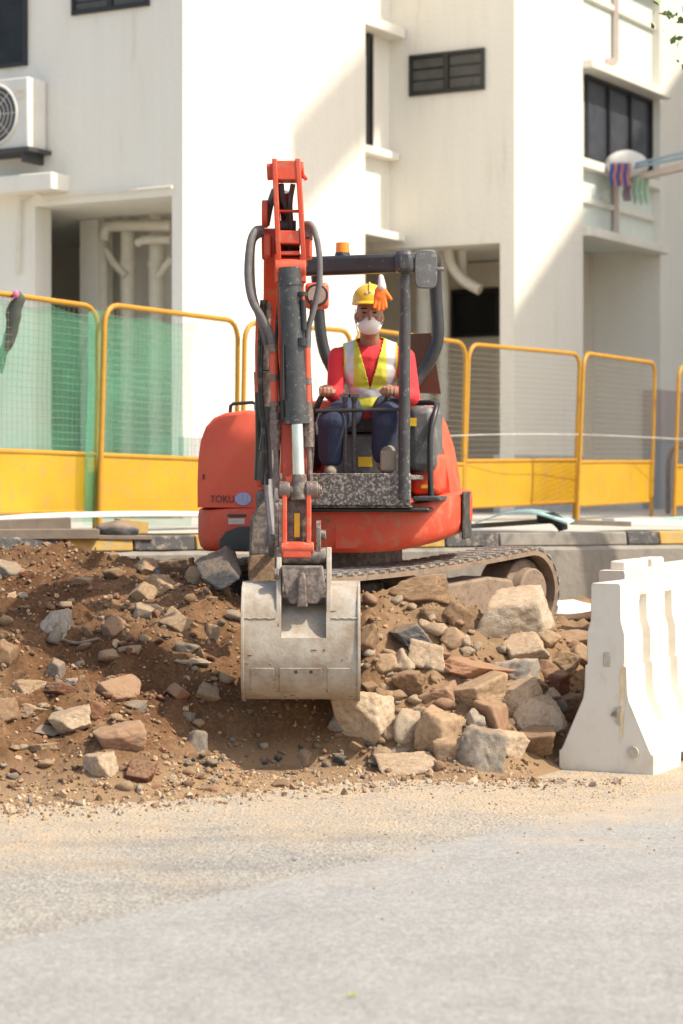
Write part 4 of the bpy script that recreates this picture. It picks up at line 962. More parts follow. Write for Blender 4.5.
# things seen through the open top
mb=MB(); mb.tube([A_(281,184,DA+.03),A_(283,200,DA+.06),A_(289,215,DA+.08),A_(285,232,DA+.1),A_(290,250,DA+.1)],.016,n=8,smooth=4); mb.tube([A_(293,184,DA+.02),A_(290,205,DA+.03),A_(292,232,DA+.08)],.014,n=8,smooth=4)
mb.tube([A_(275,190,DA+.12),A_(270,205,DA+.15),A_(266,225,DA+.12)],.02,n=8,smooth=4); mb.cyl(A_(280,226,DA+.1),A_(296,226,DA+.1),.03,n=12)
mb.build('inner_hose',M['hose'],EX)
mb=MB(); mb.cyl(A_(284,192,DA+.1),A_(287,232,DA+.2),.028,n=14); mb.build('arm_cylinder_rod',M['chrome'],EX)
# bucket cylinder
mb=MB(); p0=A_(289.5,268,DA-.05); p1=A_(297,424,DA-.07); mb.cyl(p0,p1,.062,.060,n=24); mb.cyl(p1-(p1-p0).normalized()*.04,p1,.066,n=24); mb.cyl(p0+(p1-p0)*.1,p0+(p1-p0)*.115,.066,n=24); mb.build('bucket_cylinder',M['spat'],EX)
mb=MB(); p2=A_(299,482,DA-.08); mb.cyl(p1,p2,.034,n=20); mb.build('cylinder_rod',M['chrome'],EX)
mb=MB(); mb.cyl(A_(299,474,DA-.08),A_(299.5,500,DA-.08),.038,.05,n=20); mb.build('rod_eye',M['iron'],EX,bevel=.006)
# link pin
mb=MB(); mb.cyl(A_(278,490,DA-.08),A_(320,490,DA-.08),.034,n=20); mb.cyl(A_(279,490,DA-.08),A_(290,490,DA-.08),.048,n=20); mb.cyl(A_(306,490,DA-.08),A_(318,490,DA-.08),.048,n=20); mb.cyl(A_(318,490,DA-.08),A_(322,490,DA-.08),.024,n=6); mb.build('link_pin',M['fit'],EX,bevel=.005)
# tipping link
mb=MB()
for x0,x1 in ((282.5,287.5),(306.5,311.5)): bxA(mb,x0,x1,494,552,DA-.12,DA-.06)
bxA(mb,283,311,543,557,DA-.13,DA-.06); mb.cyl(A_(281,548,DA-.1),A_(314,548,DA-.1),.034,n=16)
mb.build('bucket_link',M['redd'],EX,bevel=.006)
mb=MB(); bxA(mb,294.5,300,513,537,DA-.055,DA-.045); mb.build('warning_sticker',M['stick'],EX)
mb=MB(); bxA(mb,288,306,500,545,DA-.044,DA-.03); mb.build('link_recess',M['iron'],EX)
# side levers
mb=MB()
for x0,x1 in ((275,279),(316,321)):
    xa=(x0-CX)*DA/F; xb=(x1-CX)*DA/F
    prof=[(-.10,500),(-.05,500),(.0,530),(.04,556),(.02,572),(-.05,572),(-.07,552),(-.11,525),(-.12,505)]
    poly=[(DA+d_ ,CZ+(HY-y_)*DA/F) for d_,y_ in prof] if x0==275 else [(DA+d_ ,CZ+(HY-max(y_,526))*DA/F) for d_,y_ in prof]
    poly=poly if x0==275 else [(DA-.12,P(0,527,DA).z),(DA-.02,P(0,520,DA).z),(DA+.05,P(0,540,DA).z),(DA+.04,P(0,572,DA).z),(DA-.06,P(0,575,DA).z),(DA-.12,P(0,550,DA).z)]
    mb.prism(poly,(0,1,0),(0,0,1),Vector((xb-xa,0,0)),Vector((xa,0,0)))
    if x0==275: mb.cyl(A_(270,540,DA-.03),A_(275.5,540,DA-.03),.03,n=12); mb.build('side_link',M['iron'],EX,bevel=.004); mb=MB()
mb.cyl(A_(320,535,DA-.05),A_(326,535,DA-.05),.028,n=12); mb.cyl(A_(320,556,DA-.03),A_(325,556,DA-.03),.024,n=12)
mb.build('side_link',M['iron'],EX,bevel=.004)
# bucket ---------------------------------------------------
DBK=11.45
def bz(y,D=DBK): return CZ+(HY-y)*D/F
xl=(241-CX)*DBK/F; xr=(360-CX)*DBK/F; xa=(281-CX)*DBK/F; xb=(326-CX)*DBK/F
prof=[(11.70,bz(583)),(11.58,bz(588)),(11.50,bz(600)),(11.455,bz(625)),(11.44,bz(650)),(11.45,bz(668)),(11.485,bz(683)),(11.55,bz(695)),(11.64,bz(702)),(11.76,bz(704)),(11.92,bz(697)),(12.02,bz(684))]
tn=.018
def band(mb,x0,x1,pr,tn=tn,off=0):
    n=len(pr); secs=[]
    for i,(d_,z_) in enumerate(pr):
        a=pr[max(i-1,0)]; b=pr[min(i+1,n-1)]; tx,tz=b[0]-a[0],b[1]-a[1]; l=math.hypot(tx,tz); nx,nz=tz/l,-tx/l   # toward camera/out
        if i==0: pass
        nx,nz=(nx,nz) if nx<0 or nz<0 else (-nx,-nz)
        secs.append([Vector((x0,d_+nx*off,z_+nz*off)),Vector((x1,d_+nx*off,z_+nz*off)),Vector((x1,d_-nx*tn,z_-nz*tn)),Vector((x0,d_-nx*tn,z_-nz*tn))])
    mb.loft(secs)
def dens(pr,k=4):
    out=[]; m=len(pr)
    for i in range(m-1):
        p0,p1,p2,p3=[Vector(pr[j]) for j in (max(i-1,0),i,i+1,min(i+2,m-1))]
        for q in range(k): t=q/k; v=.5*((2*p1)+(p2-p0)*t+(2*p0-5*p1+4*p2-p3)*t*t+(3*p1-p0-3*p2+p3)*t**3); out.append((v[0],v[1]))
    out.append(pr[-1]); return out
pd=dens(prof)
mb=MB()
band(mb,xl+.012,xa-.001,pd); band(mb,xb+.001,xr-.012,pd)
low=[p for p in pd if p[1]<bz(632)]
band(mb,xa-.0015,xb+.0015,low)
# recessed middle
mid=dens([(11.72,bz(600)),(11.62,bz(606)),(11.55,bz(618)),(11.50,bz(632)),(low[0][0]+.006,low[0][1]-.008)],3)
band(mb,xa,xb,mid)
mb.build('bucket_shell',M['bucket'],EX,sharp=50)
for x0,x1 in ((xl+.05,xl+.17),(xl+.20,xr-.20),(xr-.17,xr-.05)):
    mb=MB(); band(mb,x0,x1,[p for p in pd if bz(694)<p[1]<bz(664)],.006,.005); mb.build('wear_plate',M['bucket'],EX,bevel=.002)
for x0,x1 in ((xl+.012,xa-.03),(xb+.03,xr-.012)):
    mb=MB(); pw=min(pd,key=lambda p:abs(p[1]-bz(621))); mb.tube([Vector((x0+(x1-x0)*k/10,pw[0]-.002,pw[1]+.003*math.sin(k*2.1))) for k in range(11)],.005,n=6); mb.build('weld_seam',M['bucket'],EX)
rndm=random.Random(3)
mb=MB()
for k in range(46):
    p=rndm.choice([p for p in pd if p[1]<bz(610)]); x=rndm.uniform(xl+.02,xr-.02)
    if abs(x-(xa+xb)/2)<.13 and p[1]>bz(640): continue
    mb.ell((x,p[0]-.001,p[1]),(rndm.uniform(.004,.018),.003,rndm.uniform(.003,.008)),n=7,m=5)
for v in mb.v: v+=Vector((noise.noise(v*60),0,noise.noise(v*60+Vector((3,0,0)))))*.006
mc=mb.build('caked_mud',ST['brown'],EX); mc['kind']='stuff'
# side plates
mb=MB()
sp_=[(d_-.018,z_) for d_,z_ in pd[::2]]
# raise rim outside
out=[(d_ - (.012 if i<len(pd)*.55 else .0), z_-(.012 if i>=len(pd)*.5 else 0)) for i,(d_,z_) in enumerate(pd)]
poly=out[::2]+[(12.05,bz(670)),(11.98,bz(630)),(11.86,bz(600))]
mb.prism(poly,(0,1,0),(0,0,1),Vector((.016,0,0)),Vector((xl-.002,0,0))); mb.build('side_plate',M['bucket'],EX,bevel=.003); mb=MB(); mb.prism(poly,(0,1,0),(0,0,1),Vector((.016,0,0)),Vector((xr-.014,0,0)))
mb.build('side_plate',M['bucket'],EX,bevel=.003)
# ears and hinge
mb=MB(); xe0=(277-CX)*DBK/F; xe1=(318-CX)*DBK/F
for x0,x1 in ((xa-.028,xa),(xb,xb+.028)):
    poly=[(11.78,bz(550)),(11.60,bz(548)),(11.52,bz(580)),(11.475,bz(605)),(11.462,bz(632)),(11.60,bz(635)),(11.8,bz(615))]
    mb.prism(poly,(0,1,0),(0,0,1),Vector((x1-x0,0,0)),Vector((x0,0,0)))
mb.build('bucket_ear',M['bucket'],EX,bevel=.005)
mb=MB(); D0=11.50
def q(x,y,D): return P(x,y,D)
mb.add([q(281,566,D0),q(323,566,D0),q(326,590,D0-.02),q(318,604,D0-.01),q(290,604,D0-.01),q(284,590,D0-.02)]+[q(281,566,D0)+Vector((0,.14,0)),q(323,566,D0)+Vector((0,.14,0)),q(326,590,D0)+Vector((0,.14,0)),q(318,604,D0)+Vector((0,.14,0)),q(290,604,D0)+Vector((0,.14,0)),q(284,590,D0)+Vector((0,.14,0))],[(0,1,2,3,4,5),(11,10,9,8,7,6)]+[(i,(i+1)%6,6+(i+1)%6,6+i) for i in range(6)])
mb.prism([(-.03,-.12),(.03,-.12),(.022,-.03),(.02,.03),(.012,.06),(-.012,.06),(-.02,.03),(-.022,-.03)],(1,0,0),(0,0,1),Vector((0,.03,0)),q(302,588,D0-.04)+Vector((0,0,.02)))
mb.build('bucket_hinge',M['iron'],EX,bevel=.008)
mb=MB(); mb.cyl(q(277,556,D0+.12),q(326,556,D0+.12),.045,n=18); mb.cyl(q(274,574,D0+.02),q(279,574,D0+.02),.03,n=14); mb.build('bucket_pin',M['iron'],EX,bevel=.004)
mb=MB(); [mb.cyl(Vector(((x-CX)*DBK/F,11.46,bz(672))),Vector(((x-CX)*DBK/F,11.445,bz(672))),.009,n=14) for x in (296,311)]; mb.build('drain_hole',M['black'],EX)
for k in range(5):
    x=xl+.06+(xr-xl-.12)*k/4; mb=MB(); mb.hexa([Vector((x-.03,12.0,bz(684)-.01)),Vector((x+.03,12.0,bz(684)-.01)),Vector((x+.018,12.08,bz(668))),Vector((x-.018,12.08,bz(668))),Vector((x-.03,12.0,bz(684)+.03)),Vector((x+.03,12.0,bz(684)+.03)),Vector((x+.018,12.08,bz(667)+.01)),Vector((x-.018,12.08,bz(667)+.01))]); mb.build('tooth',M['iron'],EX)
# ---- boom
DBF=12.95
mb=MB(); secs=[]
for py,Dc,xl_,xr_,th in [(485,12.90,257,284,.18),(440,12.80,261,286,.20),(380,12.66,263,283,.24),(320,12.50,263,284,.27),(280,12.32,264,286,.27),(255,12.12,264,290,.24),(243,11.95,264,300,.16),(240,11.88,266,300,.12)]:
    z=CZ+(HY-py)*Dc/F; x0=(xl_-CX)*Dc/F; x1=(xr_-CX)*Dc/F
    nrm=Vector((0,1,.15)) if py>300 else Vector((0,.75,.75)); nrm.normalize()
    secs.append([Vector((x0,Dc,z))-nrm*th/2,Vector((x1,Dc,z))-nrm*th/2,Vector((x1,Dc,z))+nrm*th/2,Vector((x0,Dc,z))+nrm*th/2])
mb.loft(secs); mb.build('boom',M['redd'],EX,bevel=.012)
# boom cylinder, left of the boom (in front)
mb=MB(); mb.cyl(P(263,478,12.55),P(265,370,12.30),.042,n=18); mb.build('boom_cylinder',M['iron'],EX)
mb=MB(); mb.cyl(P(265,370,12.30),P(268,300,12.28),.022,n=14); mb.build('cylinder_rod',M['iron'],EX)
for xs_,rr_ in (((262,259,260,264,262),.010),((266,262,262,266,267),.009),((279,276,281,279,277),.010),((312,309,311,313,310),.009)):
    mb=MB(); mb.tube([A_(x,y,DA+.05) for x,y in zip(xs_,(300,350,400,440,485))],rr_,n=8,smooth=4); mb.build('hose',M['rubber'],EX)
mb=MB(); mb.tube([P(257,480,12.3),P(258.5,440,12.28),P(258,400,12.2),P(257,372,12.2)],.018,n=8,smooth=3); mb.tube([P(262,450,12.25),P(267,412,12.2)],[.02,.014],n=8); mb.tube([P(268,408,12.1),P(269,455,12.15),P(270,478,12.2)],.016,n=8); mb.box(P(269,413,12.08),(.06,.05,.07)); mb.build('support_rod',M['black'],EX)
mb=MB(); mb.tube([P(257.5,392,12.15),P(257,350,12.1),P(258,310,12.05)],.012,n=8); mb.build('pipe',M['red'],EX)
# swing post
mb=MB(); mb.prism([(-.13,0),(.13,0),(.15,.12),(.11,.30),(-.04,.34),(-.12,.22)],(1,0,0),(0,0,1),Vector((0,.25,0)),P(271,556,12.83)); mb.cyl(P(271,566,12.97),P(271,490,12.97),.09,n=20); mb.build('swing_post',M['iron'],EX,bevel=.015)
mb=MB(); mb.prism([(.01,-.03),(.08,.0),(.10,.08),(.06,.16),(-.01,.17),(-.05,.08),(-.04,-.02)],(1,0,0),(0,0,1),Vector((0,.08,0)),P(262,478,12.58)); mb.build('boom_foot_cover',M['redd'],EX,bevel=.012)
mb=MB(); mb.cyl(P(266,475,12.56),P(266,475,12.50),.04,n=14); mb.build('bolt',M['fit'],EX,bevel=.004); mb=MB(); mb.cyl(P(272,480,12.56),P(286,480,12.56),.04,n=14); mb.build('bolt',M['fit'],EX,bevel=.004)
# hose bundles down from arm into machine
mb=MB()
mb.tube([P(273,425,12.35),P(271,450,12.35),P(268,480,12.3),P(270,510,12.2),P(273,540,12.1),P(271,560,12.3)],.024,n=8,smooth=4); mb.tube([P(277,430,12.4),P(277,460,12.38),P(274,500,12.3),P(268,545,12.4)],.02,n=8,smooth=4); mb.build('hose',M['hose'],EX)
# arm side pipes: orange, fittings, steel
def pipeset(x,ys,dd,mirror=1):
    mb=MB(); mb.tube([A_(x-1,ys[0],dd),A_(x,ys[1],dd)],.021,n=12); mb.build('pipe',M['red'],EX)
    mb=MB(); y=ys[1]; k=0
    random.seed(int(x))
    while y<ys[2]:
        h=random.choice((4,6,7)); mb.cyl(A_(x+.3*k*0+ (y-ys[1])*.03,y,dd),A_(x+(y-ys[1])*.03,y+h,dd),random.choice((.022,.029,.026)),n=random.choice((6,12))); y+=h
    mb.build('hose_fitting',M['fit'],EX); mb=MB(); mb.cyl(A_(x-.6,ys[0]+30,dd),A_(x-.6,ys[0]+36,dd),.026,n=12)
    mb.build('pipe_clamp',M['fit'],EX)
    mb=MB(); mb.tube([A_(x+1,ys[2]-2,dd),A_(x+3,ys[3],dd)],.014,n=8); mb.build('pipe',M['fit'],EX)
pipeset(274.5,(345,402,444,488),DA-.02); pipeset(307.5,(348,402,441,486),DA-.03)
mb=MB(); mb.cyl(A_(283,345,DA-.1),A_(283.5,400,DA-.1),.008,n=8); mb.cyl(A_(283,398,DA-.03),A_(283.6,420,DA-.03),.02,n=10); mb.cyl(A_(303,300,DA-.09),A_(304,330,DA-.09),.016,n=10); mb.cyl(A_(303,292,DA-.09),A_(303,296,DA-.09),.028,n=12); mb.cyl(A_(302,338,DA-.1),A_(302,346,DA-.1),.025,n=10); mb.cyl(A_(303.2,330,DA-.08),A_(304.2,402,DA-.08),.009,n=8); mb.build('clamp_rod',M['black'],EX)
# loops of hose
mb=MB(); mb.tube([A_(262,229,DA),A_(255,231,DA-.04),A_(250,245,DA-.07),A_(248,275,DA-.08),A_(252,300,DA-.08),A_(262,318,DA-.06),A_(270,334,DA-.04),A_(273,350,DA-.02)],.0205,n=10,smooth=6); mb.tube([A_(262,233,DA+.06),A_(253,240,DA+.04),A_(251,262,DA+.02),A_(253,295,DA+.02),A_(262,325,DA+.04),A_(266,345,DA+.06)],.02,n=10,smooth=6); mb.build('hose',M['hose'],EX)
mb=MB(); mb.tube([A_(301,226,DA),A_(310,224,DA-.03),A_(316,236,DA-.05),A_(319.5,258,DA-.06),A_(319,285,DA-.06),A_(313,312,DA-.05),A_(308,330,DA-.04),A_(307,350,DA-.03)],.0165,n=10,smooth=6); mb.build('hose',M['hose'],EX)
mb=MB(); mb.cyl(A_(271,345,DA-.03),A_(274,352,DA-.03),.026,n=10); mb.build('hose_fitting',M['fit'],EX); mb=MB(); mb.box(A_(307,233,DA+.02),(.06,.08,.07)); mb.tube([A_(305,228,DA),A_(309,226,DA)],.028,n=8); mb.tube([A_(299,231,DA+.05),A_(312,229,DA+.03)],.014,n=8); mb.build('hose_fitting',M['fit'],EX)
mb=MB(); bxA(mb,304,311,236,258,DA-.02,DA+.12); bxA(mb,264,271,234,256,DA-.0,DA+.12); mb.build('bracket',M['red'],EX,bevel=.01)
# work light
wc=P(317,296,12.2); mb=MB(); mb.box(wc,(.13,.12,.14)); mb.box(wc+Vector((-.1,.05,.0)),(.12,.04,.05)); wl=mb.build('work_light',M['red'],EX,bevel=.025)
mb=MB(); mb.tube([wc+Vector((.055*math.cos(t),-.064,.055*math.sin(t))) for t in [k*PI/12 for k in range(24)]],.009,n=6,closed=True); mb.build('bezel',M['black'],wl)
mb=MB(); mb.cyl(wc+Vector((0,-.055,0)),wc+Vector((0,-.075,0)),.05,n=24); mb.build('lens',M['lens'],wl)

# ------------------------------------------------------------------ driver
DP=13.30
PN=thing('person',P(369,470,13.0),'driver in yellow helmet, white face mask, red shirt and reflective vest seated in the digger','person')
hd=P(369.5,317,13.22)             # head centre
def X_(px,D=DP): return (px-CX)*D/F
sh=CZ+(HY-351)*DP/F
torso=lambda g=0:[((X_(370),13.34,1.98+.02),(.165+g,.125+g,.12+g)),((X_(370),13.33,2.10),(.155+g,.115+g,.14+g)),((X_(370),13.30,2.22),(.175+g,.12+g,.14+g)),((X_(371),13.29,2.285),(.175+g,.11+g,.085+g))]
shL=Vector((X_(337,13.28),13.28,2.285)); shR=Vector((X_(405,13.28),13.28,2.285))
elL=Vector((X_(335,13.2),13.22,2.06)); elR=Vector((X_(411,13.15),13.20,2.05))
wrL=P(326,391,12.99); wrR=P(394,391,12.98)
haL=P(326,389,12.95); haR=P(389,389,12.94)
kn=[Vector((X_(332,12.95),12.92,1.90)),Vector((X_(386,12.93),12.90,1.90))]; hp=[Vector((X_(352),13.38,2.02)),Vector((X_(388),13.38,2.02))]
an=[P(331,460,13.02),P(383,456,12.98)]
mb=MB()
mb.ell(hd+Vector((0,.012,.03)),(.080,.096,.098)); mb.ell(hd+Vector((0,-.015,-.055)),(.066,.072,.074)); mb.ell(hd+Vector((0,-.035,-.085)),(.035,.04,.035))
mb.cap(hd+Vector((0,.02,-.07)),(X_(370),13.31,2.34),.056,.064)
mb.ell(hd+Vector((0,-.085,-.018)),(.014,.022,.024)); mb.ell(hd+Vector((0,-.080,.012)),(.010,.016,.028))
for s_ in (-1,1): mb.ell(hd+Vector((s_*.078,.01,-.005)),(.012,.022,.033)); mb.ell(hd+Vector((s_*.032,-.072,.038)),(.028,.014,.009)); mb.ell(hd+Vector((s_*.042,-.062,-.02)),(.022,.02,.022))
for c_,r_ in torso(-.02): mb.ell(c_,r_)
mb.cap(shL,elL,.05,.04); mb.cap(elL,wrL,.040,.027); mb.cap(shR,elR,.05,.04); mb.cap(elR,wrR,.040,.027)
for i in (0,1): mb.cap(hp[i],kn[i],.08,.055); mb.cap(kn[i],an[i],.052,.038); mb.cap(an[i],an[i]+Vector((0,-.03,-.06)),.038,.035)
# hands curled over the joysticks
def hand(h,w_,s_):
    mb.ell(h,(.038,.040,.026)); mb.cap(w_,h,.027,.028)
    for k,(ln,off) in enumerate(((.030,-.030),(.036,-.010),(.034,.010),(.026,.030))):
        b0=h+Vector((off*1.0,-.028,.008)); b1=b0+Vector((off*.1,-ln*.8,-.008)); b2=b1+Vector((0,-.004,-.026)); b3=b2+Vector((0,.016,-.014)); mb.cap(b0,b1,.0098,.0092,10); mb.cap(b1,b2,.0092,.0088,10); mb.cap(b2,b3,.0086,.008,10)
    t0=h+Vector((s_*.032,.0,.0)); t1=t0+Vector((s_*.018,-.026,-.012)); t2=t1+Vector((-s_*.006,-.024,-.014)); mb.cap(t0,t1,.0125,.0108,10); mb.cap(t1,t2,.0108,.0092,10)
hand(haL,wrL,1); hand(haR,wrR,-1)
bodyp=remeshed(mb,'body',M['skin'],PN,.0055,2)
# shirt
mb=MB()
for c_,r_ in torso(0): mb.ell(c_,r_)
mb.cap((X_(370),13.31,2.30),(X_(370),13.31,2.385),.085,.062); mb.cap((X_(370),13.32,2.37),shL,.05,.055); mb.cap((X_(370),13.32,2.37),shR,.05,.055)
mb.cap(shL,elL,.062,.052); mb.cap(elL,wrL+(elL-wrL)*.12,.052,.038); mb.cap(shR,elR,.062,.052); mb.cap(elR,wrR+(elR-wrR)*.12,.052,.038); mb.cap(shL,shR,.062,.062)
def crumple(mb,a=.012,f=13):
    for v in mb.v: v+=Vector((noise.noise(v*f),noise.noise(v*f+Vector((5,0,0))),noise.noise(v*f+Vector((0,7,0)))))*a
crumple(mb)
remeshed(mb,'shirt',M['shirt'],PN,.009,2)
# vest
mb=MB()
for c_,r_ in torso(.014): mb.ell(c_,r_)
mb.cap(shL+Vector((.04,0,.0)),shR+Vector((-.04,0,0)),.078,.078); mb.cap((X_(370),13.32,2.37),shL,.064,.068); mb.cap((X_(370),13.32,2.37),shR,.064,.068); crumple(mb,.012,12)
vx=X_(370)
def vf(c,n):
    if c.z<1.965 or c.z>2.43: return False
    if abs(c.x-vx)>.165+ (0.03 if c.z<2.12 else 0): return False
    if c.y<13.30 and abs(c.x-vx)<max(0,(c.z-2.11))*.27+.002: return False
    if math.hypot(c.x-vx,c.y-13.31)<.06 and c.z>2.3: return False
    return True
def vc(c):
    if 2.045<c.z<2.10: return 1
    if abs(abs(c.x-vx)-.125)<.026 and c.y<13.9: return 1
    return 0
vest=remeshed(mb,'vest',[M['vest'],M['silver']],PN,.007,2,vf,vc,.004)
# trousers
mb=MB(); mb.ell((X_(370),13.37,2.0),(.17,.15,.10))
for i in (0,1): 
    mb.cap(hp[i]-Vector((0,0,.04)),kn[i],.108,.090); e=an[i]+(kn[i]-an[i])*.10; mb.cap(kn[i],e,.086,.072)
mb.cap(hp[0],hp[1],.1,.1); crumple(mb,.020,9)
remeshed(mb,'trousers',M['navy'],PN,.009,2)
# shoes
mb=MB()
f0=an[0]+Vector((0,-.02,-.065)); mb.cap(f0,f0+Vector((0,-.10,-.005)),.040,.032); remeshed(mb,'shoe',M['boot'],PN,.008,1)
mb=MB(); f1=P(388,461,12.86); mb.cap(f1+Vector((.0,.04,.05)),f1+Vector((0,.02,-.045)),.048,.045); mb.box(f1+Vector((0,-.025,0)),(.095,.02,.12)); remeshed(mb,'shoe',M['boot'],PN,.008,3)
# mask
mb=MB(); mb.ell(hd+Vector((0,-.036,-.058)),(.072,.080,.056)); mb.ell(hd+Vector((0,-.060,-.040)),(.042,.046,.044)); mb.ell(hd+Vector((0,-.05,-.03)),(.055,.04,.03)); 
remeshed(mb,'face_mask',M['mask'],PN,.006,14,lambda c,n:c.y<hd.y+.0)
mb=MB(); 
for s_ in (-1,1): mb.tube([hd+Vector((s_*.064,-.035,-.04)),hd+Vector((s_*.078,-.01,-.02)),hd+Vector((s_*.080,.012,.01))],.002,n=5); mb.tube([hd+Vector((s_*.060,-.030,-.085)),hd+Vector((s_*.076,0,-.04)),hd+Vector((s_*.082,.02,-.01))],.002,n=5)
mb.build('mask_strap',M['mask'],PN)
for s_ in (-1,1):
    mb=MB(); mb.ell(hd+Vector((s_*.032,-.0775,.020)),(.013,.008,.0055)); mb.build('eye',M['eye'],PN)
    mb=MB(); mb.ell(hd+Vector((s_*.033,-.078,.045)),(.022,.010,.005)); mb.build('eyebrow',M['hair'],PN)
mb=MB(); mb.ell(hd+Vector((0,.022,.03)),(.080,.092,.098)); remeshed(mb,'hair',M['hair'],PN,.008,1,lambda c,n:(c.z>hd.z-.05 and (c.y>hd.y-.02 or c.z>hd.z+.075)))
# helmet
hc=hd+Vector((0,.005,.092)); mb=MB(); secs=[]
for j in range(9):
    t=j/8*PI/2; rr_=math.cos(t); secs.append([hc+Vector((.104*rr_*math.cos(a),.125*rr_*math.sin(a),.110*math.sin(t))) for a in [2*PI*k/32 for k in range(32)]] if j<8 else [hc+Vector((.004*math.cos(a),.004*math.sin(a),.110)) for a in [2*PI*k/32 for k in range(32)]])
brim=[[hc+Vector((.104*math.cos(a),.125*math.sin(a),-.012)) for a in [2*PI*k/32 for k in range(32)]]]
mb.loft(brim+secs); 
ro=[(1.0 if math.sin(a)>-.1 else 1.0) for a in [2*PI*k/32 for k in range(32)]]
o1=[];o2=[];o3=[];o4=[]
for k in range(32):
    a=2*PI*k/32; f=.010+ .045*max(0,-math.sin(a))**2; x,y=math.cos(a),math.sin(a); o1.append(hc+Vector(((.104+f*.4)*x,(.125+f)*y,-.016-.012*max(0,-y)))); o2.append(hc+Vector(((.104+f*.4)*x,(.125+f)*y,-.010-.012*max(0,-y)))); o3.append(hc+Vector((.102*x,.123*y,-.002))); o4.append(hc+Vector((.098*x,.118*y,-.012)))
mb.loft([o4,o1,o2,o3],cap=False)
mb.tube([hc+Vector((0,-.126*math.cos(t),.110*math.sin(t)+.004)) for t in [k*PI/16 for k in range(2,15)]],.007,n=8)
mb.build('helmet',M['helmet'],PN,sharp=60)
mb=MB(); mb.ell(hc+Vector((-.01,-.112,.045)),(.020,.004,.016),Matrix.Rotation(R(-22),3,'X')); mb.build('badge',M['mark'],PN)
mb=MB(); mb.tube([hd+Vector((-.082,.0,.05)),hd+Vector((-.092,0,-.0)),hd+Vector((-.07,-.03,-.10))],.003,n=5); mb.build('chin_strap',M['gwhite'],PN)
# glove hanging from the canopy beam
gp=P(381,276,12.74); GL=thing('work_glove',gp,'orange work glove hanging from the canopy beam in front of the helmet','glove')
mb=MB(); g0=P(381.5,284,12.72); mb.cap(P(381,277,12.73),P(382,287,12.72),.016,.026); remeshed(mb,'cuff',M['gwhite'],GL,.005,2)
mb=MB(); pm=P(381,293,12.72); mb.ell(pm,(.040,.018,.045)); mb.ell(pm+Vector((-.005,0,-.02)),(.038,.018,.035))
for dx,l,an_ in ((-.028,.050,-.22),(-.010,.062,-.08),(.008,.060,.04),(.022,.048,.12)):
    b0=pm+Vector((dx,0,-.035)); mb.cap(b0,b0+Vector((math.sin(an_)*l,-.008,-l*math.cos(an_))),.013,.0105,10)
b0=pm+Vector((.03,0,.0)); mb.cap(b0,b0+Vector((.026,-.004,-.035)),.014,.011,10); remeshed(mb,'palm',M['glove'],GL,.0045,1)

# ------------------------------------------------------------------ stones
def rock_mesh(seed,sub=4,planes=13,flat=1.0,rough=.035):
    rnd=random.Random(seed); bm=bmesh.new(); bmesh.ops.create_icosphere(bm,subdivisions=sub,radius=1)
    pl=[]
    q=Quaternion((1,rnd.gauss(0,.22),rnd.gauss(0,.22),rnd.gauss(0,.5))).normalized()
    for ax in ((1,0,0),(-1,0,0),(0,1,0),(0,-1,0),(0,0,1),(0,0,-1)):
        n=q@(Vector(ax)+Vector((rnd.gauss(0,.22),rnd.gauss(0,.22),rnd.gauss(0,.22)))).normalized(); pl.append((n,rnd.uniform(.48,.66)))
    for i in range(max(3,planes-6)):
        n=Vector((rnd.gauss(0,1),rnd.gauss(0,1),rnd.gauss(0,1))).normalized(); pl.append((n,rnd.uniform(.58,.80)))
    off=Vector((rnd.random()*50,rnd.random()*50,rnd.random()*50))
    for v in bm.verts:
        d=v.co.normalized(); r=2.0
        for n,k in pl:
            c=d.dot(n)
            if c>.001: r=min(r,k/c)
        r=min(r,1.25); p=d*r
        p+=d*(rough*1.5*noise.fractal(p*2.0+off,.9,2,5)+rough*.7*noise.noise(p*7+off)+rough*.35*noise.noise(p*19+off))
        v.co=p
    mx=max(abs(v.co.x) for v in bm.verts); my=max(abs(v.co.y) for v in bm.verts); mz=max(abs(v.co.z) for v in bm.verts)
    for v in bm.verts: v.co=Vector((v.co.x/mx,v.co.y/my,v.co.z/mz))*.5
    for f in bm.faces: f.smooth=True
    for e in bm.edges:
        e.smooth=e.calc_face_angle(0)<R(32)
    me=bpy.data.meshes.new('stone'); bm.to_mesh(me); bm.free(); return me
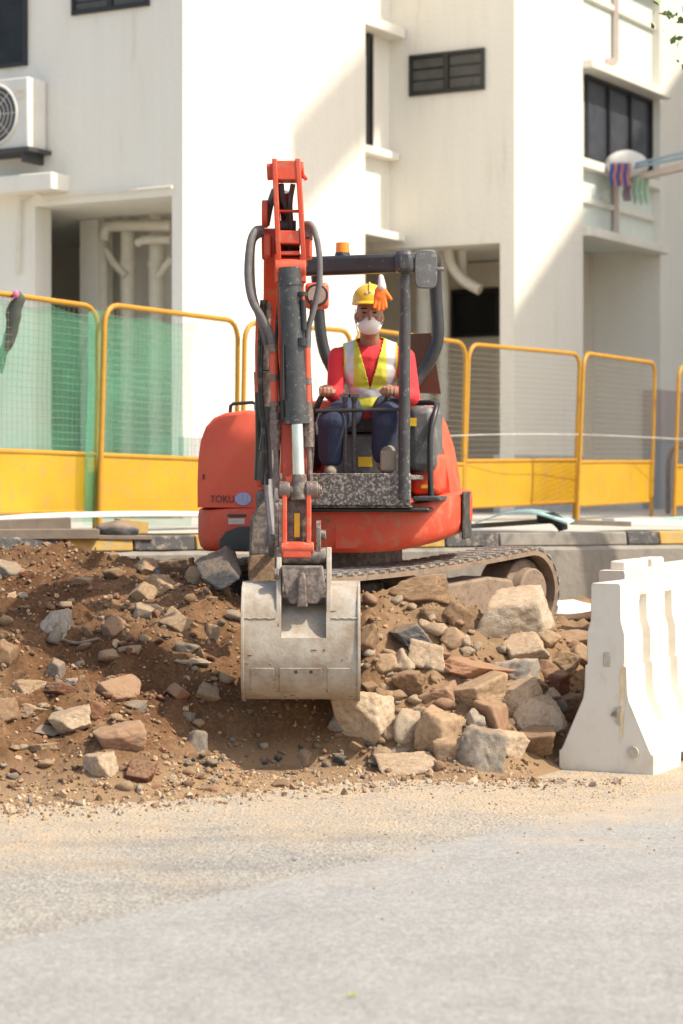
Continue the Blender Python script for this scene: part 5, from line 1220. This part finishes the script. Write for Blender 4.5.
hero=[
(150,568,40,20,'tan','flat tan stone on the crest under the kerb wall, added to cover the far track end'),(176,568,36,22,'brown','brown stone on the crest between the flat tan one and the dark slab, added to cover the far track'),(196,576,30,22,'tan','tan stone left of the dark asphalt slab, added to hide the far track end'),  # these crest stones were added to cover the left end of the far track
(513,622,84,52,'pale','huge pale slab of broken concrete just below the track end'),(418,594,48,26,'brown','mud caked brown stone on the crest under the track'),
(458,619,28,30,'brown','brown upright stone left of the huge pale slab'),(412,638,42,22,'dark','dark grey flat slab tilted on the sandy slope'),
(428,658,36,32,'beige','rounded beige stone right below the dark tilted slab'),(403,665,23,24,'pale','pale blocky stone left of the rounded beige one'),
(468,670,72,26,'red','long brick red stone in the middle of the heap'),(526,653,38,30,'beige','tan block right of the long red stone'),
(519,677,42,28,'white','whitish angular stone below the tan block'),(563,663,34,24,'tan','tan block near the barrier at mid height'),
(572,641,38,18,'tan','tan wedge leaning at the top right of the heap'),(553,683,30,26,'dred','reddish brown stone left of the barrier ledge'),
(481,697,48,36,'tan','sandy wide block below the long red stone'),(444,697,38,22,'pink','pinkish stone left of the sandy wide block'),
(517,701,42,34,'beige','smooth beige stone below the whitish one'),(494,718,32,32,'pink','stone with orange pink patch in the lower heap'),
(473,722,18,20,'white','small white stone left of the pink patched stone'),(541,722,50,38,'beige','large layered beige slab leaning toward the barrier'),
(532,744,38,28,'brown','brown stone under the leaning layered slab'),(503,746,42,28,'beige','tan block right of the speckled front stone'),
(484,754,46,42,'grey','speckled grey stone at the front of the heap'),(440,733,44,40,'tan','tall tan brown stone left of centre at the front'),
(449,753,30,24,'tan','low tan stone between tall brown and speckled stones'),(407,766,54,26,'beige','flat pale stone lying frontmost on the sand'),
(410,729,30,30,'pale','pale cube shaped stone behind the frontmost flat one'),(366,716,46,42,'beige','big beige boulder at the right foot of the bucket'),
(393,757,36,15,'grey','grey flat stone behind the frontmost flat one'),(414,687,34,26,'brown','soil covered brown stone in the mid slope'),
(369,643,24,32,'brown','brown stone touching the right side of the bucket'),(387,665,24,22,'tan','tan stone between bucket and pale blocky stone'),
(547,696,24,14,'beige','small flat beige stone by the barrier'),(566,709,34,24,'brown','brown rough stone beside the barrier foot'),
(578,655,22,18,'tan','small tan stone touching the barrier neck'),(435,617,26,14,'brown','thin brown slab on the crest of the heap'),
(303,758,19,15,'tan','small brown stone on the sand under the bucket'),(337,727,17,22,'grey','grey pink stone at the left foot of the big boulder'),
(280,785,17,9,'brown','little brown stone on the road below the bucket'),(211,789,25,8,'pink','flat pinkish stone on the edge of the road'),
(197,742,22,28,'grey','upright grey brown stone in the dug hollow'),(206,692,28,20,'tan','tan stone joined to a red one left of the bucket'),
(179,692,24,18,'red','red brick piece left of the bucket'),(188,717,14,14,'grey','small grey stone in the hollow'),
(192,661,38,8,'pale','long thin pale slab lying left of the bucket'),(188,648,22,14,'grey','grey stone above the long thin slab'),
(58,623,34,35,'white','round whitish grey stone on the left slope'),(113,627,24,25,'pink','pinkish triangular stone on the left slope'),
(145,612,32,20,'beige','beige flat topped stone in the upper left slope'),(178,620,36,27,'tan','tan stone right beside the beige flat topped one'),
(142,592,26,24,'tan','tan stone above the beige flat topped one'),(56,668,25,26,'grey','pointed grey stone in the left slope'),
(71,681,13,9,'white','tiny white stone beside the pointed grey one'),(116,690,46,36,'pink','large tan stone with sharp ridge in the left slope'),
(70,719,42,32,'beige','beige boulder low on the left slope'),(119,737,50,36,'pink','large pinkish block low on the left slope'),
(102,764,36,30,'beige','triangular greyish stone in front of the pinkish block'),(138,770,38,36,'dred','dark red earthy stone at the foot of the left slope'),
(46,731,33,14,'grey','long grey stone left of the beige boulder'),(40,747,34,12,'tan','flat tan stone near the left foot of the slope'),
(131,650,24,10,'tan','flat tan stone alone in the smooth soil'),(4,655,24,36,'brown','brown rock at the left edge at mid slope'),
(26,687,38,18,'tan','orange tan slab at the left edge'),(33,709,38,14,'tan','long tan stone below the orange tan slab'),
(7,712,28,32,'brown','brown boulder at the left edge low down'),(6,570,44,32,'grey','rough grey rock at the upper left corner of the heap'),
(84,580,26,9,'tan','thin tan stone near the left crest'),(113,573,24,14,'brown','brown stone on the crest beside the kerb'),
(160,583,40,20,'tan','layered tan stone on the crest left of the digger'),(17,771,15,13,'dred','small red brown clod on the sand at left'),
(79,665,13,11,'pale','small pale stone right of the pointed grey one'),(60,689,28,16,'dred','red brown stone under the pointed grey one'),
(96,710,18,22,'red','reddish stone between beige boulder and ridge stone'),(155,787,14,8,'red','small reddish stone on the road edge at left'),
(212,632,16,26,'tan','upright tan stone left of the bucket top'),(135,706,22,14,'grey','greyish stone under the ridge stone'),
(372,690,18,14,'brown','brown stone just right of the bucket bottom'),(548,640,26,20,'tan','tan stone at the right end of the huge slab'),
(340,757,22,12,'grey','flat grey stone below the big boulder'),(357,748,18,10,'tan','flat tan stone below the big boulder'),
(590,690,26,22,'brown','brown stone half hidden behind the barrier'),(388,700,20,16,'tan','tan stone behind the big boulder'),
(456,640,24,18,'tan','tan stone above the long red stone'),(494,690,24,16,'tan','tan stone filling the gap right of the sandy block'),(470,747,20,18,'brown','brown stone wedged left of the speckled one'),
(542,665,22,20,'pink','pinkish stone right of the whitish one'),(535,688,22,18,'brown','brown stone filling the gap near the smooth beige one'),(420,712,22,16,'grey','grey stone above the pale cube'),(392,735,18,14,'pink','pinkish stone left of the pale cube')]
rootrot=random.Random(5)
for i,(px,py,w_,h_,c_,lab) in enumerate(hero):
    D=ground_at(px,py+h_*.22); s_=D/F; X=(px-CX)*s_
    me=rock_mesh(100+i,5 if w_>32 else 4,rootrot.choice((9,11,13,15)),rough=.04)
    me.materials.append(ST[c_]); o=bpy.data.objects.new('stone',me); COL.objects.link(o)
    W=w_*s_*1.22; H=h_*s_*1.26; dep=(W*H)**.5*rootrot.uniform(.9,1.15)
    o.scale=(W,dep,H); z=CZ+(HY-py)*D/F
    if px<235: z-=H*.10; o.scale=(W*.94,dep,H*.95)
    elif px>360: o.scale=(W*1.10,dep*1.05,H*1.12)
    o.location=(X,D+dep*.12,z); o.rotation_euler=(rootrot.uniform(-.15,.15),rootrot.uniform(-.16,.16),rootrot.uniform(-.3,.3))
    tag(o,lab,'stone','broken stones lying on the dug soil')
# big dark asphalt slab and brown slab near the boom foot
for (px,py,D,sz,rot,c_,lab) in ((221,568,12.9,(.28,.07,.28),(R(-35),R(-14),R(6)),'dark','big dark asphalt slab leaning beside the bucket'),(262,573,12.2,(.20,.06,.24),(R(-20),R(3),0),'brown','brown square slab standing behind the left bucket edge')):
    me=rock_mesh(900+px,4,8,rough=.02); me.materials.append(ST[c_]); o=bpy.data.objects.new('slab',me); COL.objects.link(o); o.scale=sz; o.location=P(px,py,D); o.rotation_euler=rot; tag(o,lab,'slab')
# smaller stones: shared meshes
small=[]
for k in range(14):
    me=rock_mesh(500+k,2,9,rough=.05); small.append(me)
zones=[('left',(0,235,585,790),'small stone among many on the brown left slope','small stones on the left slope',62,['brown','tan','brown','grey','dred','tan','pale']),
 ('right',(362,590,600,775),'small stone among many between the big stones right of the bucket','small stones right of the bucket',110,['tan','beige','brown','pale','grey','pink']),
 ('foot',(150,440,745,800),'small stone on the sandy foot of the heap below the bucket','small stones below the bucket',75,['grey','pale','tan','dark','pink','beige'])]
rnd=random.Random(11); cm={}
for zn,(x0,x1,y0,y1),lab,grp,n_,cols in zones:
    k=0
    while k<n_:
        if zn=='foot':
            px=rnd.uniform(180,440); py=rnd.gauss(762+ (300-px)*.06,12)
            if py<738: continue
        else: px=rnd.uniform(x0,x1); py=rnd.uniform(y0,y1)
        if 236<px<364 and py<735: continue
        D=ground_at(px,py); X=(px-CX)*D/F; 
        if X>1.0+.5*(D-11.4)-.15 or D>14.5: continue
        g=max(0,terr(X,D)); s_=min(.12,.034*math.exp(abs(rnd.gauss(0,.6)))); 
        if zn=='foot': s_=min(.07,.022*math.exp(abs(rnd.gauss(0,.5))))
        c_=rnd.choice(cols); key=(rnd.randrange(14),c_)
        if key not in cm: m2=small[key[0]].copy(); m2.materials.clear(); m2.materials.append(ST[c_]); cm[key]=m2
        o=bpy.data.objects.new('small_stone',cm[key]); COL.objects.link(o); o.scale=(s_*rnd.uniform(.9,1.6),s_*rnd.uniform(.8,1.2),s_*rnd.uniform(.55,.95)); o.location=(X,D,g+s_*.12); o.rotation_euler=(rnd.uniform(-.4,.4),rnd.uniform(-.4,.4),rnd.uniform(0,6.28)); tag(o,lab,'stone',grp); k+=1
# gravel and crumbs: nobody could count them
def crumbs(name,n_,gen,cols,seed):
    rnd=random.Random(seed); mb=MB(); bases=[]
    for k in range(10):
        m_=rock_mesh(700+k+seed,1,7,rough=.06); bases.append(([v.co.copy() for v in m_.vertices],[tuple(p.vertices) for p in m_.polygons])); bpy.data.meshes.remove(m_)
    cnt=0
    while cnt<n_:
        r=gen(rnd)
        if r is None: continue
        X,D,z,s_=r; vs,fs=rnd.choice(bases); q=Quaternion((rnd.gauss(0,1),rnd.gauss(0,1),rnd.gauss(0,1),rnd.gauss(0,1))).normalized(); sc_=Vector((rnd.uniform(.8,1.4),1,rnd.uniform(.6,1)))
        mb.add([q@Vector((v.x*sc_.x,v.y,v.z*sc_.z))*s_+Vector((X,D,z+s_*.15)) for v in vs],fs,rnd.randrange(len(cols))); cnt+=1
    o=mb.build(name,[ST[c] for c in cols],sharp=30); tag(o,None,None,kind='stuff'); return o
def g1(r):   # along the toe
    X=r.uniform(-2.3,1.5); toe=float(np.interp(X,Xk,Tk)); D=toe+r.gauss(.02,.22)
    if D<9.6: return None
    if abs(X+.1)<1.0 and r.random()<.3: D+=r.uniform(0,.3)
    if X>1.0 and D>11.4: return None
    return X,D,max(0,terr(X,D)),.007*math.exp(abs(r.gauss(0,.7)))
o=crumbs('gravel',2600,g1,['pale','brown','tan','beige','brown','grey'],1); o['label']='loose gravel along the foot of the soil heap'
def g2(r):
    X=r.uniform(-2.5,1.4); D=r.uniform(10.6,14.2); h=hbase(X,D)
    if h<.03: return None
    return X,D,terr(X,D),.012*math.exp(abs(r.gauss(0,.55)))
o=crumbs('soil_crumbs',5200,g2,['brown','brown','brown','brown','dred','tan'],2); o['label']='crumbs of soil and grit all over the heap'
def g3(r):
    X=r.uniform(-1.9,1.5); D=11.3-abs(r.gauss(0,1.0))**1.2
    if D<7.2: return None
    return X,D,0,.005*math.exp(abs(r.gauss(0,.5)))
o=crumbs('road_grit',900,g3,['tan','pale','beige','grey'],3); o['label']='fine grit scattered over the road'

# leaf on the road, twig on the slope
mb=MB(); c=Vector((P(353,998,0+1.55*F/(998-HY)).x,1.55*F/(998-HY),.004)); s_=.022
prof_=[(0,0),(.3,.35),(.7,.42),(1.1,.3),(1.5,0)]; top=[c+Vector((x*s_-s_*.7,y*s_,.006+.006*math.sin(x*2))) for x,y in prof_]; bot=[c+Vector((x*s_-s_*.7,-y*s_,.002+.008*math.sin(x*2))) for x,y in prof_[-2:0:-1]]
mb.add(top+bot,[list(range(len(top)+len(bot)))]); mb.tube([c+Vector((-.015,0,.004)),c+Vector((-.030,-.012,.003))],.001,n=5)
M['leafy']=mat('yellow_green_leaf',(.35,.42,.05),.5); tag(mb.build('fallen_leaf',M['leafy'],origin=c),'small yellow green leaf lying on the road near the bottom','leaf')
pts=[]
for x,y in ((50,646),(62,644),(76,646),(90,645),(100,641)): 
    D=ground_at(x,y); pts.append(Vector(((x-CX)*D/F,D,terr((x-CX)*D/F,D)+.015)))
mb=MB(); mb.tube(pts,[.006,.008,.009,.008,.005],n=6,smooth=3); tag(mb.build('root_twig',M['wood'],origin=pts[0]),'thin curved root lying on the left slope below the round stone','twig')

# ------------------------------------------------------------------ tree at the right, mostly out of frame
def tree(base,hgt,crown_c,crown_r,n,label,seed,extra=()):
    rnd=random.Random(seed); root=thing('tree',base,label,'tree')
    mb=MB(); top=Vector(crown_c); b=Vector(base); mb.tube([b,b.lerp(top,.35)+Vector((.1,.05,0)),b.lerp(top,.7)+Vector((-.08,0,0)),top],[.13,.10,.08,.04],n=10,smooth=3)
    tips=[]
    for k in range(16):
        a=rnd.uniform(0,6.28); e=Vector((math.cos(a)*rnd.uniform(.5,1)*crown_r[0],math.sin(a)*rnd.uniform(.5,1)*crown_r[1],rnd.uniform(-.7,.9)*crown_r[2]))*.8; t=top+e; s0=b.lerp(top,rnd.uniform(.65,1)); mb.tube([s0,(s0+t)/2+Vector((0,0,.1)),t],[.03,.02,.008],n=6,smooth=2); tips+= [t,(s0+t)/2]
    for e in extra: mb.tube([top,(top+Vector(e))/2+Vector((0,0,.12)),Vector(e)],[.03,.015,.006],n=6,smooth=2)
    mb.build('trunk',M['bark'],root)
    mb=MB()
    cl=[(rnd.choice(tips)+Vector((rnd.gauss(0,.15),rnd.gauss(0,.15),rnd.gauss(0,.12)))) for _ in range(60)]
    cl+=[Vector(e) for e in extra for _ in range(1)]
    for k in range(n):
        c=rnd.choice(cl)+Vector((rnd.gauss(0,.17),rnd.gauss(0,.17),rnd.gauss(0,.13))); q=Quaternion((rnd.gauss(0,1),rnd.gauss(0,1),rnd.gauss(0,1),rnd.gauss(0,1))).normalized(); s_=rnd.uniform(.03,.06)*(2.0 if n>6000 else 1)
        mb.add([c+q@(Vector(v)*s_) for v in ((0,0,0),(.5,.6,.1),(0,1.7,0),(-.5,.6,.1))],[(0,1,2,3)])
    mb.build('crown',M['leaf'],root)
tree((4.2,16.6,zt),6,(3.75,16.6,5.6),(1.15,1.0,.8),5000,'leafy tree whose branch tips enter at the top right corner',3,[P(712,2,16.5),P(712,30,16.5)])

nb=thing('shadow_block',(18,45,0),'tall unseen block added beyond the right edge to cast the diagonal shadow on the white walls','building')  # unseen block, added and sized to throw the diagonal wall shadows
mb=MB(); mb.hexa([Vector(p) for p in ((14,21.4,0),(24,21.4,0),(24,75,0),(14,75,0),(14,21.4,20.0),(24,21.4,20.0),(24,75,20.0),(14,75,20.0))]); mb.build('wall',M['wall'],nb)
for k in range(5):
    for j in range(6):
        mb=MB(); y=27+j*8; z=3+k*3.2; mb.hexa([Vector(p) for p in ((13.96,y,z),(14.0,y,z),(14.0,y+2.4,z),(13.96,y+2.4,z),(13.96,y,z+1.4),(14.0,y,z+1.4),(14.0,y+2.4,z+1.4),(13.96,y+2.4,z+1.4))]); mb.build('window',M['glass'],nb)
mb=MB(); mb.hexa([Vector(p) for p in ((13.8,20.2,25.2),(14.4,20.2,25.2),(14.4,60,25.2),(13.8,60,25.2),(13.8,20.2,25.6),(14.4,20.2,25.6),(14.4,60,25.6),(13.8,60,25.6))]); mb.build('shadow_beam',M['wall'],nb)  # invented beam, there only to cast the shadow band on the upper wall
for y in (30,40,50,59):
    mb=MB(); mb.cyl((14.1,y,20),(14.1,y,25.2),.12); mb.build('post',M['wall'],nb)  # these only hold up the invented shadow beam
